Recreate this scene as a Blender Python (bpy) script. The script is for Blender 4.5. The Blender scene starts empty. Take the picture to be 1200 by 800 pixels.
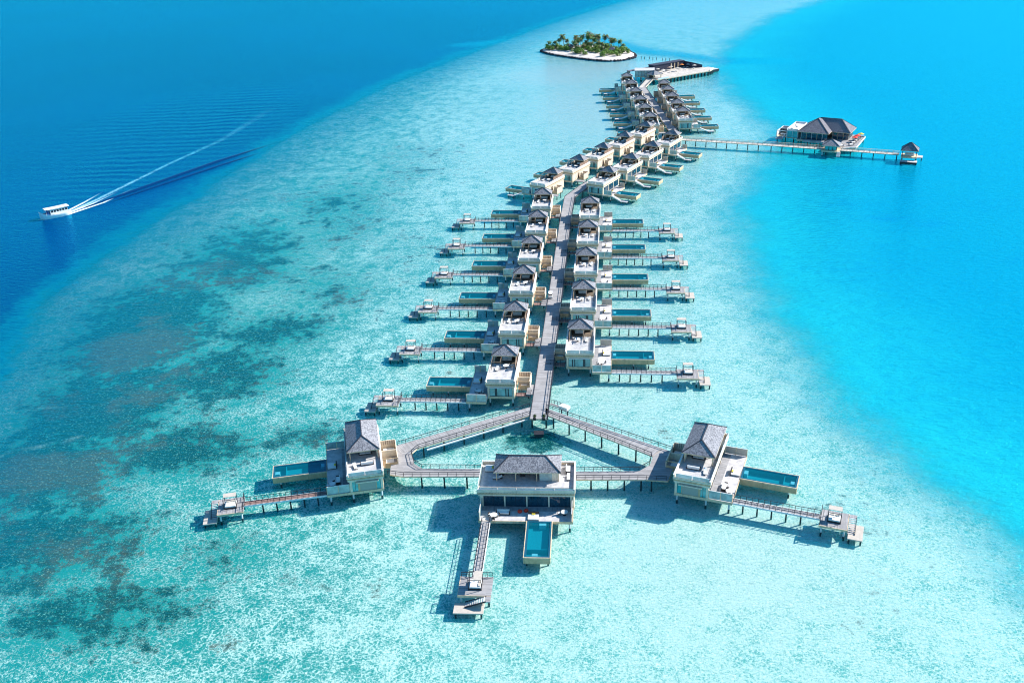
import bpy, math, random
import numpy as np
from mathutils import Vector, Matrix
R = math.radians
random.seed(7)
SC = bpy.context.scene
COL = SC.collection
ROW_STUFF = 1

# ------------------------------------------------------------------ materials
def new_mat(name):
    m = bpy.data.materials.new(name); m.use_nodes = True
    nt = m.node_tree; nt.nodes.clear()
    return m, nt
class N:
    """tiny node helper"""
    def __init__(s, nt): s.nt = nt
    def n(s, t, **k):
        x = s.nt.nodes.new(t)
        for a, b in k.items(): setattr(x, a, b)
        return x
    def l(s, a, b): s.nt.links.new(a, b)
    def put(s, sock, v):
        if isinstance(v, bpy.types.NodeSocket): s.l(v, sock)
        elif isinstance(v, (tuple, list)) and len(v) == 3 and sock.type == 'RGBA': sock.default_value = (*v, 1)
        else: sock.default_value = v
    def math(s, op, a, b=0.0, c=0.0, clamp=False):
        x = s.n('ShaderNodeMath', operation=op, use_clamp=clamp)
        for i, v in enumerate((a, b, c)): s.put(x.inputs[i], v)
        return x.outputs[0]
    def mix(s, f, a, b, mode='MIX'):
        x = s.n('ShaderNodeMix', data_type='RGBA', blend_type=mode)
        s.put(x.inputs[0], f); s.put(x.inputs[6], a); s.put(x.inputs[7], b)
        return x.outputs[2]
    def mr(s, v, a, b, c=0.0, d=1.0, smooth=True):
        x = s.n('ShaderNodeMapRange', interpolation_type='SMOOTHSTEP' if smooth else 'LINEAR')
        for i, q in enumerate((v, a, b, c, d)): s.put(x.inputs[i], q)
        return x.outputs[0]
    def noise(s, vec, scale, detail=3, rough=.55, out=0):
        x = s.n('ShaderNodeTexNoise'); s.put(x.inputs['Vector'], vec)
        x.inputs['Scale'].default_value = scale; x.inputs['Detail'].default_value = detail
        x.inputs['Roughness'].default_value = rough
        return x.outputs[out]
    def vmath(s, op, a, b=(0, 0, 0)):
        x = s.n('ShaderNodeVectorMath', operation=op)
        s.put(x.inputs[0], a)
        if op == 'SCALE': s.put(x.inputs[3], b)
        else: s.put(x.inputs[1], b)
        return x.outputs[0]
    def attr(s, name): return s.n('ShaderNodeAttribute', attribute_name=name).outputs['Fac']

def simple(name, col, rough=.6, var=.12, scale=1.5, spec=.3, metal=0, bump=0, streak=0):
    m, nt = new_mat(name); h = N(nt)
    geo = h.n('ShaderNodeNewGeometry'); P = geo.outputs['Position']
    f = h.noise(P, scale, 4, .65)
    f2 = h.noise(P, scale * 9, 2, .6)
    k = h.math('ADD', h.math('MULTIPLY', f, .65), h.math('MULTIPLY', f2, .35))
    k = h.mr(k, .3, .7)
    dark = tuple(c * (1 - var * 1.6) for c in col); light = tuple(min(1, c * (1 + var * .7)) for c in col)
    c = h.mix(k, dark, light)
    if streak:
        st = h.noise(h.vmath('MULTIPLY', P, (2.6, 2.6, .22)), 1.0, 4, .7)
        c = h.mix(h.mr(st, .52, .72, 0, streak), c, tuple(q * .45 for q in col))
    b = h.n('ShaderNodeBsdfPrincipled')
    h.l(c, b.inputs['Base Color']); b.inputs['Roughness'].default_value = rough
    b.inputs['Specular IOR Level'].default_value = spec; b.inputs['Metallic'].default_value = metal
    if bump:
        bp = h.n('ShaderNodeBump'); bp.inputs['Strength'].default_value = bump; bp.inputs['Distance'].default_value = .05
        h.l(f2, bp.inputs['Height']); h.l(bp.outputs[0], b.inputs['Normal'])
    o = h.n('ShaderNodeOutputMaterial'); h.l(b.outputs[0], o.inputs[0])
    return m

def plank_mat(name, col, width=.16, axis=1, var=.28):
    m, nt = new_mat(name); h = N(nt)
    tc = h.n('ShaderNodeTexCoord'); P = tc.outputs['Object']
    sx = h.n('ShaderNodeSeparateXYZ'); h.l(P, sx.inputs[0])
    a = sx.outputs[axis]; b_ = sx.outputs[1 - axis]
    idx = h.math('FLOOR', h.math('DIVIDE', a, width))
    seg = h.math('FLOOR', h.math('DIVIDE', h.math('ADD', b_, h.math('MULTIPLY', idx, 1.37)), 2.6))
    wn = h.n('ShaderNodeTexWhiteNoise', noise_dimensions='2D')
    cv = h.n('ShaderNodeCombineXYZ'); h.l(idx, cv.inputs[0]); h.l(seg, cv.inputs[1]); h.l(cv.outputs[0], wn.inputs[0])
    fr = h.math('FRACT', h.math('DIVIDE', a, width))
    gap = h.math('MULTIPLY', h.mr(fr, 0, .1), h.mr(fr, 1, .9))
    big = h.noise(P, .35, 4, .6)
    # wide bay seams across the boardwalk every 3 m
    bay = h.math('FRACT', h.math('DIVIDE', a, 3.0)); bayg = h.math('MULTIPLY', h.mr(bay, 0, .03), h.mr(bay, 1, .97))
    base = h.mix(wn.outputs[0], tuple(c * (1 - var) for c in col), tuple(min(1, c * (1 + var * .6)) for c in col))
    base = h.mix(h.mr(big, .35, .7, 0, .45), base, tuple(c * .62 for c in col))
    base = h.mix(gap, tuple(c * .35 for c in col), base)
    base = h.mix(bayg, tuple(c * .4 for c in col), base)
    b = h.n('ShaderNodeBsdfPrincipled'); h.l(base, b.inputs['Base Color']); b.inputs['Roughness'].default_value = .8
    b.inputs['Specular IOR Level'].default_value = .2
    o = h.n('ShaderNodeOutputMaterial'); h.l(b.outputs[0], o.inputs[0])
    return m

def shingle_mat(name, c1, c2):
    m, nt = new_mat(name); h = N(nt)
    geo = h.n('ShaderNodeNewGeometry'); P = geo.outputs['Position']
    sx = h.n('ShaderNodeSeparateXYZ'); h.l(P, sx.inputs[0])
    v = h.n('ShaderNodeTexVoronoi'); h.l(P, v.inputs['Vector']); v.inputs['Scale'].default_value = 4.6
    wn = h.n('ShaderNodeSeparateColor'); h.l(v.outputs['Color'], wn.inputs[0])
    row = h.math('FRACT', h.math('MULTIPLY', sx.outputs[2], 6.0)); rg = h.mr(row, 0, .25)
    n1 = h.noise(P, .5, 4, .6)
    c = h.mix(h.mr(wn.outputs[0], .1, .75), c1, c2)
    c = h.mix(h.mr(n1, .3, .75, 0, .4), c, tuple(q * .55 for q in c2))
    c = h.mix(h.math('ADD', h.math('MULTIPLY', rg, .45), .55), tuple(q * .25 for q in c1), c)
    b = h.n('ShaderNodeBsdfPrincipled'); h.l(c, b.inputs['Base Color']); b.inputs['Roughness'].default_value = .85
    b.inputs['Specular IOR Level'].default_value = .2
    bp = h.n('ShaderNodeBump'); bp.inputs['Strength'].default_value = .5; bp.inputs['Distance'].default_value = .06
    h.l(wn.outputs[1], bp.inputs['Height']); h.l(bp.outputs[0], b.inputs['Normal'])
    o = h.n('ShaderNodeOutputMaterial'); h.l(b.outputs[0], o.inputs[0])
    return m

def glass_mat(name, col, rough=.06, spec=.6, alpha=1.0, metal=0.0):
    m, nt = new_mat(name); h = N(nt)
    geo = h.n('ShaderNodeNewGeometry'); P = geo.outputs['Position']
    k = h.mr(h.noise(P, .8, 3), .3, .7)
    c = h.mix(k, tuple(q * .75 for q in col), tuple(min(1, q * 1.2) for q in col))
    b = h.n('ShaderNodeBsdfPrincipled'); h.l(c, b.inputs['Base Color'])
    b.inputs['Roughness'].default_value = rough; b.inputs['Specular IOR Level'].default_value = spec
    b.inputs['Metallic'].default_value = metal
    b.inputs['Alpha'].default_value = alpha
    o = h.n('ShaderNodeOutputMaterial'); h.l(b.outputs[0], o.inputs[0])
    return m

M = {}
M['cream'] = simple('cream_stucco', (.78, .65, .50), .7, .10, .6, streak=.45)
M['tan'] = simple('tan_fascia', (.58, .41, .24), .65, .14, .8, streak=.5)
M['beam'] = simple('weathered_cream_beam', (.72, .54, .36), .7, .18, 1.2, streak=.6)
M['white'] = simple('white_paint', (.74, .73, .72), .6, .08, .8)
M['terrace'] = simple('white_terrace_floor', (.54, .52, .52), .7, .22, .9)
M['stone'] = simple('pale_stone_deck', (.56, .53, .53), .7, .2, .8)
M['rust'] = simple('reddish_ledge', (.34, .22, .16), .7, .2, 1.5)
M['dark'] = simple('dark_rail', (.035, .035, .045), .5, .3, 2)
M['frame'] = simple('dark_window_frame', (.02, .035, .05), .4, .2, 2)
M['blind'] = simple('closed_roller_blind', (.33, .34, .30), .7, .06, .5)
M['wicker'] = simple('dark_wicker', (.05, .04, .04), .8, .3, 6)
M['cloth'] = simple('white_cushion_fabric', (.78, .76, .73), .9, .06, 3)
M['canopy'] = simple('sand_canopy_fabric', (.52, .46, .40), .9, .1, 2)
M['red'] = simple('red_cushion_fabric', (.75, .05, .03), .8, .1, 3)
M['yellow'] = simple('yellow_fabric', (.75, .55, .06), .8, .1, 3)
M['orange'] = simple('orange_fabric', (.7, .22, .04), .8, .1, 3)
M['blue'] = simple('blue_fabric', (.05, .12, .35), .8, .1, 3)
M['plant'] = simple('potted_foliage', (.07, .13, .04), .8, .35, 4)
M['roof'] = shingle_mat('grey_shingle', (.13, .13, .15), (.34, .33, .355))
M['roof_dark'] = shingle_mat('dark_grey_shingle', (.10, .095, .115), (.27, .25, .28))
M['ridge'] = simple('ridge_cap', (.045, .045, .06), .6, .2, 2)
M['plank'] = plank_mat('grey_timber_decking', (.37, .355, .36), .18, 1)
M['plank_x'] = plank_mat('grey_timber_decking_lengthwise', (.38, .365, .37), .18, 0)
M['plank_red'] = plank_mat('reddish_timber_decking', (.30, .19, .17), .2, 0)
M['plank_pale'] = plank_mat('pale_dry_decking', (.62, .56, .50), .3, 0)
M['charcoal'] = simple('charcoal_cladding', (.04, .045, .075), .7, .3, .7)
M['frost'] = glass_mat('frosted_privacy_glass', (.36, .46, .44), .35, .5)
M['rail_glass'] = glass_mat('balustrade_glass', (.46, .56, .56), .2, .5, .75)
M['glass'] = glass_mat('window_glass', (.13, .36, .38), .05, 1.0)
M['glass_dark'] = glass_mat('shaded_window_glass', (.015, .08, .13), .05, .9, .66)
M['glass_teal'] = glass_mat('teal_glass', (.05, .42, .42), .08, .8)
M['pile'] = simple('pale_concrete_pile', (.60, .62, .62), .7, .12, 1.5)
M['algae'] = simple('algae_stained_pile', (.03, .05, .055), .8, .3, 3)
M['bark'] = simple('palm_trunk', (.20, .15, .11), .9, .25, 2)
M['sand'] = simple('island_sand', (.66, .58, .52), .95, .16, .18)
M['rock'] = simple('dark_revetment_rock', (.05, .045, .055), .9, .5, .8, bump=.4)
M['leaf'] = simple('palm_frond', (.12, .24, .06), .7, .45, .9)
M['leaf_b'] = simple('beach_shrub_leaf', (.24, .37, .06), .7, .4, 1.1)
M['leaf_dry'] = simple('dry_palm_frond', (.20, .14, .06), .8, .4, 1.2)
M['thatch'] = simple('hut_roof_thatch', (.16, .15, .19), .9, .3, 1.5)
M['boat'] = simple('white_boat_gelcoat', (.82, .82, .80), .3, .04, 1, .5)
M['tire'] = simple('black_rubber', (.02, .02, .02), .8, .2, 5)

def pool_water_mat():
    m, nt = new_mat('pool_water'); h = N(nt)
    geo = h.n('ShaderNodeNewGeometry'); P = geo.outputs['Position']
    bp = h.n('ShaderNodeBump'); bp.inputs['Strength'].default_value = .25; bp.inputs['Distance'].default_value = .05
    h.l(h.noise(P, 2.2, 3), bp.inputs['Height'])
    t = h.n('ShaderNodeBsdfTransparent'); t.inputs[0].default_value = (.42, .86, .95, 1)
    g = h.n('ShaderNodeBsdfGlossy'); g.inputs['Roughness'].default_value = .08; h.l(bp.outputs[0], g.inputs['Normal'])
    mx = h.n('ShaderNodeMixShader'); mx.inputs[0].default_value = .06; h.l(t.outputs[0], mx.inputs[1]); h.l(g.outputs[0], mx.inputs[2])
    df = h.n('ShaderNodeBsdfDiffuse'); df.inputs[0].default_value = (.0, .22, .30, 1); h.l(bp.outputs[0], df.inputs['Normal'])
    m2 = h.n('ShaderNodeMixShader'); m2.inputs[0].default_value = .25; h.l(mx.outputs[0], m2.inputs[1]); h.l(df.outputs[0], m2.inputs[2])
    o = h.n('ShaderNodeOutputMaterial'); h.l(m2.outputs[0], o.inputs[0])
    return m
M['pool_water'] = pool_water_mat()
M['pool_tile'] = simple('blue_pool_tile', (.02, .33, .37), .5, .12, 4)
M['pool_edge'] = simple('dark_blue_pool_coping', (.01, .10, .16), .4, .15, 4)

# ------------------------------------------------------------------ mesh building
class MB:
    def __init__(s): s.v = []; s.f = []; s.m = []; s.mats = []
    def mi(s, mat):
        if mat not in s.mats: s.mats.append(mat)
        return s.mats.index(mat)
    def add(s, vs, fs, mat):
        b = len(s.v); k = s.mi(mat); s.v += [tuple(p) for p in vs]
        for f in fs: s.f.append(tuple(b + i for i in f)); s.m.append(k)
    def box(s, x0, x1, y0, y1, z0, z1, mat):
        if x0 > x1: x0, x1 = x1, x0
        if y0 > y1: y0, y1 = y1, y0
        vs = [(x0, y0, z0), (x1, y0, z0), (x1, y1, z0), (x0, y1, z0), (x0, y0, z1), (x1, y0, z1), (x1, y1, z1), (x0, y1, z1)]
        s.add(vs, [(0, 3, 2, 1), (4, 5, 6, 7), (0, 1, 5, 4), (1, 2, 6, 5), (2, 3, 7, 6), (3, 0, 4, 7)], mat)
    def bar(s, p, q, w, hgt, mat):
        """box of section w x hgt from p to q"""
        p = Vector(p); q = Vector(q); d = (q - p)
        if d.length < 1e-6: return
        d.normalize()
        side = d.cross(Vector((0, 0, 1)))
        if side.length < 1e-3: side = Vector((1, 0, 0))
        side.normalize(); up = side.cross(d).normalized()
        a = side * w / 2; b = up * hgt / 2
        vs = [p - a - b, p + a - b, p + a + b, p - a + b, q - a - b, q + a - b, q + a + b, q - a + b]
        s.add(vs, [(0, 1, 2, 3), (7, 6, 5, 4), (0, 4, 5, 1), (1, 5, 6, 2), (2, 6, 7, 3), (3, 7, 4, 0)], mat)
    def cyl(s, x, y, z0, z1, r, mat, n=10, r2=None):
        r2 = r if r2 is None else r2
        vs = [(x + r * math.cos(2 * math.pi * i / n), y + r * math.sin(2 * math.pi * i / n), z0) for i in range(n)]
        vs += [(x + r2 * math.cos(2 * math.pi * i / n), y + r2 * math.sin(2 * math.pi * i / n), z1) for i in range(n)]
        fs = [(i, (i + 1) % n, n + (i + 1) % n, n + i) for i in range(n)]
        fs += [tuple(reversed(range(n))), tuple(range(n, 2 * n))]
        s.add(vs, fs, mat)
    def prism(s, pts, z0, z1, mat, mat_side=None):
        n = len(pts)
        ar = sum(pts[i][0] * pts[(i + 1) % n][1] - pts[(i + 1) % n][0] * pts[i][1] for i in range(n))
        if ar < 0: pts = pts[::-1]
        vs = [(*p, z0) for p in pts] + [(*p, z1) for p in pts]
        s.add(vs, [tuple(reversed(range(n))), tuple(range(n, 2 * n))], mat)
        s.add(vs, [(i, (i + 1) % n, n + (i + 1) % n, n + i) for i in range(n)], mat_side or mat)
    def build(s, name, parent=None, mir=False, smooth=False):
        me = bpy.data.meshes.new(name)
        vs, fs = s.v, s.f
        if mir:
            vs = [(-x, y, z) for x, y, z in vs]; fs = [tuple(reversed(f)) for f in fs]
        me.from_pydata(vs, [], fs)
        for m in s.mats: me.materials.append(M[m] if isinstance(m, str) else m)
        me.polygons.foreach_set('material_index', s.m)
        if smooth: me.polygons.foreach_set('use_smooth', [True] * len(fs))
        me.update()
        o = bpy.data.objects.new(name, me); COL.objects.link(o); o.parent = parent
        return o
def mk(*ops):
    """MB from a list of box tuples"""
    b = MB()
    for op in ops: b.box(*op)
    return b
def tag(o, label=None, cat=None, group=None, kind=None):
    for k, v in (('label', label), ('category', cat), ('group', group), ('kind', kind)):
        if v: o[k] = v
    return o
def empty(name, loc=(0, 0, 0), rz=0):
    o = bpy.data.objects.new(name, None); COL.objects.link(o); o.location = loc; o.rotation_euler = (0, 0, rz)
    o.empty_display_size = .5
    return o
CH = {}
def kids(o):
    return [c for c in ALL if c.parent == o]
def copy_tree(tree, parent=None):
    o, ch = tree
    c = o.copy(); COL.objects.link(c); c.parent = parent
    for t in ch: copy_tree(t, c)
    return c
def snap(root):
    """nested (object, children) list of a finished thing"""
    by = {}
    for o in bpy.data.objects:
        if o.parent: by.setdefault(o.parent.name, []).append(o)
    def rec(o): return (o, [rec(c) for c in by.get(o.name, [])])
    return rec(root)

def pile(x, y, top, parent, mir, r=.2, bot=-.7, white=True):
    b = MB(); b.cyl(x, y, .35, top, r, 'pile' if white else 'algae', 10); b.cyl(x, y, bot, .35, r + .02, 'algae', 10)
    return b.build('pile', parent, mir, False)

def hip_roof(b, x0, x1, y0, y1, ze, zr, inset, mat, cap='ridge', axis='y', capw=.22, under='beam'):
    """hipped roof; ridge runs along axis; returns ridge bars list"""
    if axis == 'y':
        xm = (x0 + x1) / 2; A = (xm, y0 + inset, zr); B = (xm, y1 - inset, zr)
    else:
        ym = (y0 + y1) / 2; A = (x0 + inset, ym, zr); B = (x1 - inset, ym, zr)
    c = [(x0, y0, ze), (x1, y0, ze), (x1, y1, ze), (x0, y1, ze)]
    vs = c + [A, B]
    same = (Vector(A) - Vector(B)).length < .05
    if axis == 'y': fs = [(0, 1, 4), (1, 2, 5, 4), (2, 3, 5), (3, 0, 4, 5)]
    else: fs = [(0, 1, 5, 4), (1, 2, 5), (2, 3, 4, 5), (3, 0, 4)]
    if same:
        vs = c + [A]; fs = [(0, 1, 4), (1, 2, 4), (2, 3, 4), (3, 0, 4)]
    b.add(vs, fs, mat)
    b.box(x0, x1, y0, y1, ze - .22, ze - .012, under)
    r = []
    if same: r = [(c[i], A) for i in range(4)]
    elif axis == 'y': r = [(c[0], A), (c[1], A), (c[2], B), (c[3], B), (A, B)]
    else: r = [(c[0], A), (c[3], A), (c[1], B), (c[2], B), (A, B)]
    return r
def ridge_caps(r, parent, mir, w=.2, name='ridge_cap'):
    b = MB()
    for p, q in r:
        p = Vector(p) + Vector((0, 0, .05)); q = Vector(q) + Vector((0, 0, .05)); b.bar(p, q, w, .12, 'ridge')
    return b.build(name, parent, mir)

def railing(pts, z, h=1.05, step=1.6, w=.07, mat='dark', mids=(.5,), name='railing', parent=None, mir=False, thick=.09):
    b = MB()
    for (p, q) in zip(pts, pts[1:]):
        L = math.hypot(q[0] - p[0], q[1] - p[1]); n = max(1, round(L / step))
        z0 = p[2] if len(p) > 2 else z; z1 = q[2] if len(q) > 2 else z
        for i in range(n + 1):
            t = i / n; x = p[0] + (q[0] - p[0]) * t; y = p[1] + (q[1] - p[1]) * t; zz = z0 + (z1 - z0) * t
            b.bar((x, y, zz - .1), (x, y, zz + h), thick, thick, mat)
        b.bar((p[0], p[1], z0 + h), (q[0], q[1], z1 + h), w * 1.6, w, mat)
        for m_ in mids: b.bar((p[0], p[1], z0 + h * m_), (q[0], q[1], z1 + h * m_), w * .7, w * .7, mat)
    return b.build(name, parent, mir)

# ------------------------------------------------------------------ the villa
# local frame: u (x) outward from the boardwalk, v (y) along it away from the sea end, z up; water at z=0
KIND = {
    'A': dict(L=19.3, W=7.1, r0=5.8, r1=19.2, inset=3.2, d0=0., d1=19.0, D=12.0, p0=9.4, p1=14.5, pU=23.9, ent=(8.2, 16.0), entU=-3.9),
    'F': dict(L=19.5, W=10.0, r0=2.7, r1=16.8, inset=3.3, d0=0.2, d1=19.3, D=15.0, p0=10.0, p1=15.2, pU=26.9, ent=(12.0, 17.0), entU=-2.4),
    'B': dict(L=15.6, W=6.8, r0=10.2, r1=15.6, inset=2.7, d0=-3.0, d1=13.5, D=11.8, p0=4.6, p1=9.8, pU=23.4, ent=(4.2, 9.2), entU=-3.6),
    'C': dict(L=15.8, W=6.8, r0=10.4, r1=15.8, inset=2.7, d0=-.6, d1=12.5, D=10.9, p0=2.2, p1=6.9, pU=20.6, ent=(4.6, 9.0), entU=-3.0),
}
FL = 2.3      # deck level
def build_villa(kind, mir):
    K = KIND[kind]; L, W, D = K['L'], K['W'], K['D']
    root = empty('overwater_villa')
    d0, d1 = K['d0'], K['d1']
    # ground-floor slab with its cream edge beam
    b = mk((0, W, 0, L, 1.95, FL, 'stone')); b.box(-.08, W + .08, -.08, .12, 1.75, FL + .06, 'beam'); b.box(-.08, .12, .12, L, 1.75, FL + .06, 'beam')
    b.box(.12, W, L - .1, L + .08, 1.75, FL + .06, 'beam')
    b.build('floor_slab', root, mir)
    # timber terrace beside the house
    b = mk((W, D, d0, d1, 2.02, FL, 'stone')); b.box(W + .003, W + 1.5, max(d0, .2), d1 - .4, FL - .02, FL + .012, 'plank')
    for y in (d0 - .08, d1 - .04): b.box(W + .08, D + .08, y, y + .12, 1.78, FL + .05, 'beam')
    b.box(D - .04, D + .08, d0 + .04, d1 - .04, 1.78, FL + .04, 'beam')
    b.build('terrace_deck', root, mir)
    # walls
    b = MB(); T = .28
    za, zb = FL + .002, 5.148
    b.box(0, T, 0, L * .30, za, zb, 'cream'); b.box(0, T, L * .30 + 1.6, L, za, zb, 'cream'); b.box(0, T, L * .30, L * .30 + 1.6, 4.7, zb, 'cream')
    b.box(T, W, L - T, L, za, zb, 'cream')
    b.box(W - .5, W, 0, .45, za, zb, 'cream'); b.box(T, .5, 0, .3, za, zb, 'cream'); b.box(.5, W - .5, .02, .3, 4.85, zb, 'cream')
    nb = 4 if kind in 'AF' else 3
    Y0, Y1 = .6, L - .6
    for i in range(nb + 1):
        y = Y0 + (Y1 - Y0) * i / nb; b.box(W - .26, W - .02, y - .16, y + .16, za, zb, 'cream')
    b.box(W - .24, W - .04, .45, L - T, 4.9, zb - .003, 'cream')
    # inner partition so the glazing does not look straight through
    b.box(T, W - .6, L * .55, L * .55 + .12, za, zb, 'cream')
    b.build('wall', root, mir)
    # entrance door
    dr = mk((.08, .2, L * .30, L * .30 + 1.6, za, 4.7, 'bark')).build('door', root, mir)
    mk((-.06, .08, L * .30 + 1.3, L * .30 + 1.4, 3.2, 3.7, 'dark')).build('handle', dr, mir)
    # front glazing
    if kind in 'AF':
        w = mk((.5, 1.45, .12, .18, za, 4.85, 'glass_teal')).build('window', root, mir)
        mk((1.4, 1.55, .08, .22, za, 4.85, 'tan'), (.5, .56, .08, .2, za, 4.85, 'frame')).build('frame', w, mir)
        w = mk((5.35, W - .5, .12, .18, za, 4.85, 'glass_teal')).build('window', root, mir)
        mk((4.95, 5.4, .08, .22, za, 4.85, 'tan'), (5.9, 5.96, .08, .2, za, 4.85, 'frame')).build('frame', w, mir)
        mk((1.55, 4.95, .04, .16, za + .05, 4.82, 'blind')).build('roller_blind', root, mir)
        mk((.9, 5.8, -.75, -.02, 4.8, 4.98, 'cream')).build('sun_hood', root, mir)
    else:
        cuts = [.5, 1.5, 2.25, 4.45, 4.9, W - .5]
        for i in range(5):
            a, c = cuts[i], cuts[i + 1]
            w = mk((a + .06, c - .06, .12, .18, za, 4.82, 'glass' if i != 2 else 'glass')).build('window', root, mir)
            ft = .2 if i in (1, 3) else .06
            mk((a, a + ft, .07, .21, za, 4.85, 'frame'), (c - ft, c, .07, .21, za, 4.85, 'frame'), (a + ft, c - ft, .07, .21, 4.73, 4.85, 'frame'), (a + ft, c - ft, .07, .21, za, za + .1, 'frame')).build('frame', w, mir)
        mk((.6, W - .6, -.55, -.02, 4.9, 5.04, 'white')).build('sun_hood', root, mir)
    # side glazing towards the pool
    for i in range(nb):
        a = Y0 + (Y1 - Y0) * i / nb + .16; c = Y0 + (Y1 - Y0) * (i + 1) / nb - .16
        w = mk((W - .18, W - .12, a + .08, c - .08, za + .1, 4.82, 'glass_dark')).build('glass_door', root, mir)
        m_ = (a + c) / 2
        mk((W - .45, W - .4, a + .1, a + (c - a) * (.16 + .08 * (i % 2)), za + .05, 5.0, 'cloth')).build('curtain', root, mir); mk((W - .45, W - .4, c - (c - a) * (.14 + .1 * ((i + 1) % 2)), c - .1, za + .05, 5.0, 'cloth')).build('curtain', root, mir)
        f = MB()
        for y in (a, m_ - .05, c - .1): f.box(W - .22, W - .09, y, y + .1, za, 4.9, 'frame')
        f.box(W - .22, W - .09, a + .1, m_ - .05, za, za + .12, 'frame'); f.box(W - .22, W - .09, m_ + .05, c - .1, za, za + .12, 'frame')
        f.box(W - .22, W - .09, a + .1, m_ - .05, 4.78, 4.9, 'frame'); f.box(W - .22, W - .09, m_ + .05, c - .1, 4.78, 4.9, 'frame')
        f.build('frame', w, mir)
    # cornice: two bands with a dark shadow gap and a row of dentils
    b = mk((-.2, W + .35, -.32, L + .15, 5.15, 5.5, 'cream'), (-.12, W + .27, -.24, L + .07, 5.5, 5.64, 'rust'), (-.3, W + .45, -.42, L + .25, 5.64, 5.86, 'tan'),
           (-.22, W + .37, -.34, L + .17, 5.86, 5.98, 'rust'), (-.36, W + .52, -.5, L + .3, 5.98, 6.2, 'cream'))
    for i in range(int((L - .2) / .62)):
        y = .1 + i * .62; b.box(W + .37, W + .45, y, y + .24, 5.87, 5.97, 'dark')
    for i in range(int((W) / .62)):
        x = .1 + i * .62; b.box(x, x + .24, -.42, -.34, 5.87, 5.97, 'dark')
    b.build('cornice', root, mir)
    # roof terrace
    mk((0, W + .15, -.1, L, 6.2, 6.26, 'terrace')).build('roof_terrace', root, mir)
    b = mk((-.3, .0, -.42, L + .25, 6.201, 6.95, 'cream'), (0, W + .45, L, L + .25, 6.201, 6.95, 'cream'),
           (W + .15, W + .46, -.42, L, 6.201, 6.72, 'cream'), (0, W + .15, -.42, -.12, 6.201, 6.42, 'cream'))
    b.box(-.34, .04, -.46, L + .29, 6.952, 7.02, 'white'); b.box(.04, W + .49, L - .04, L + .29, 6.952, 7.02, 'white'); b.box(W + .11, W + .5, -.46, L - .04, 6.722, 6.8, 'white')
    b.build('parapet', root, mir)
    bal = MB(); n = 2
    for i in range(n):
        a = .08 + (W) * i / n; bal.box(a + .06, a + W / n - .06, -.3, -.26, 6.44, 7.32, 'rail_glass')
    bal.box(.04, W + .1, -.33, -.23, 7.32, 7.38, 'white')
    bal.build('glass_balustrade', root, mir)
    n = 5 if kind in 'AF' else 3; bal = MB(); y1 = L if kind in 'AF' else K['r0']
    for i in range(n):
        a = -.1 + (y1) * i / n; c = -.1 + y1 * (i + 1) / n
        bal.box(W + .29, W + .32, a + .08, c - .08, 6.82, 7.2, 'rail_glass')
        bal.box(W + .27, W + .34, c - .06, c, 6.8, 7.3, 'dark')
    bal.box(W + .26, W + .35, -.1, y1 - .1, 7.3, 7.35, 'dark')
    bal.build('glass_balustrade', root, mir)
    # pavilion
    r0, r1 = K['r0'], K['r1']; e = .35
    RW = W if kind != 'F' else 7.0
    ze, zr = 8.75, 10.75
    b = mk((.5, .7, r0 + 1.2, r1 - .6, 6.262, 8.5, 'rust' if kind not in 'AF' else 'cream'), (.7, RW - .6, r1 - .8, r1 - .6, 6.262, 8.5, 'rust' if kind not in 'AF' else 'cream'))
    b.box(RW - .8, RW - .62, r1 - 1.9, r1 - .8, 6.262, 8.5, 'cream')
    if kind in 'AF': b.box(.7, 4.2, r0 + 4.5, r0 + 4.62, 6.262, 8.5, 'cream')
    b.build('pavilion_wall', root, mir)
    if kind in 'AF':
        mk((.75, 3.4, r0 + 4.4, r0 + 4.46, 6.4, 8.3, 'glass_dark')).build('pavilion_glass', root, mir); mk((RW - .72, RW - .68, r0 + 9.6, r0 + 12.2, 6.3, 8.4, 'frost')).build('pavilion_glass', root, mir)
    for (x, y) in ((.55, r0 + .6), (RW - .6, r0 + .6), (RW - .6, r1 - .55), (.55, r1 - .45)) + (((RW - .6, r0 + 4.6), (RW - .6, r0 + 9.0)) if kind in 'AF' else ()):
        mk((x - .09, x + .09, y - .09, y + .09, 6.262, 8.53, 'beam')).build('pavilion_post', root, mir)
    b = MB(); r = hip_roof(b, -.05, RW + .05, r0, r1, ze, zr, K['inset'], 'roof')
    rf = b.build('roof', root, mir); ridge_caps(r, rf, mir)
    if kind in 'BC':
        sc = MB()
        for i in range(6): sc.box(.32, .44, r0 - 2.9 + i * .62, r0 - 2.9 + i * .62 + .5, 6.262, 8.1, 'rust')
        sc.box(.3, .46, r0 - 3.0, r0 + .8, 8.1, 8.2, 'bark'); sc.build('lattice_screen', root, mir)
        pg = MB()
        for x, y in ((RW - .35, r0 - 3.2), (RW - 2.6, r0 - 3.2), (RW - .35, r0 - .2), (RW - 2.6, r0 - .2)): pg.box(x - .06, x + .06, y - .06, y + .06, 6.262, 8.4, 'bark')
        pg.box(RW - 2.7, RW - .25, r0 - 3.27, r0 - 3.13, 8.4, 8.52, 'bark'); pg.box(RW - 2.67, RW - 2.53, r0 - 3.13, r0 - .1, 8.4, 8.52, 'bark'); pg.box(RW - .42, RW - .28, r0 - 3.13, r0 - .1, 8.4, 8.52, 'bark')
        pg.build('pergola_frame', root, mir)
        mk((.9, RW - .5, r0 + .3, r1 - 1.0, 6.262, 6.3, 'bark')).build('pavilion_floor', root, mir)
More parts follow.
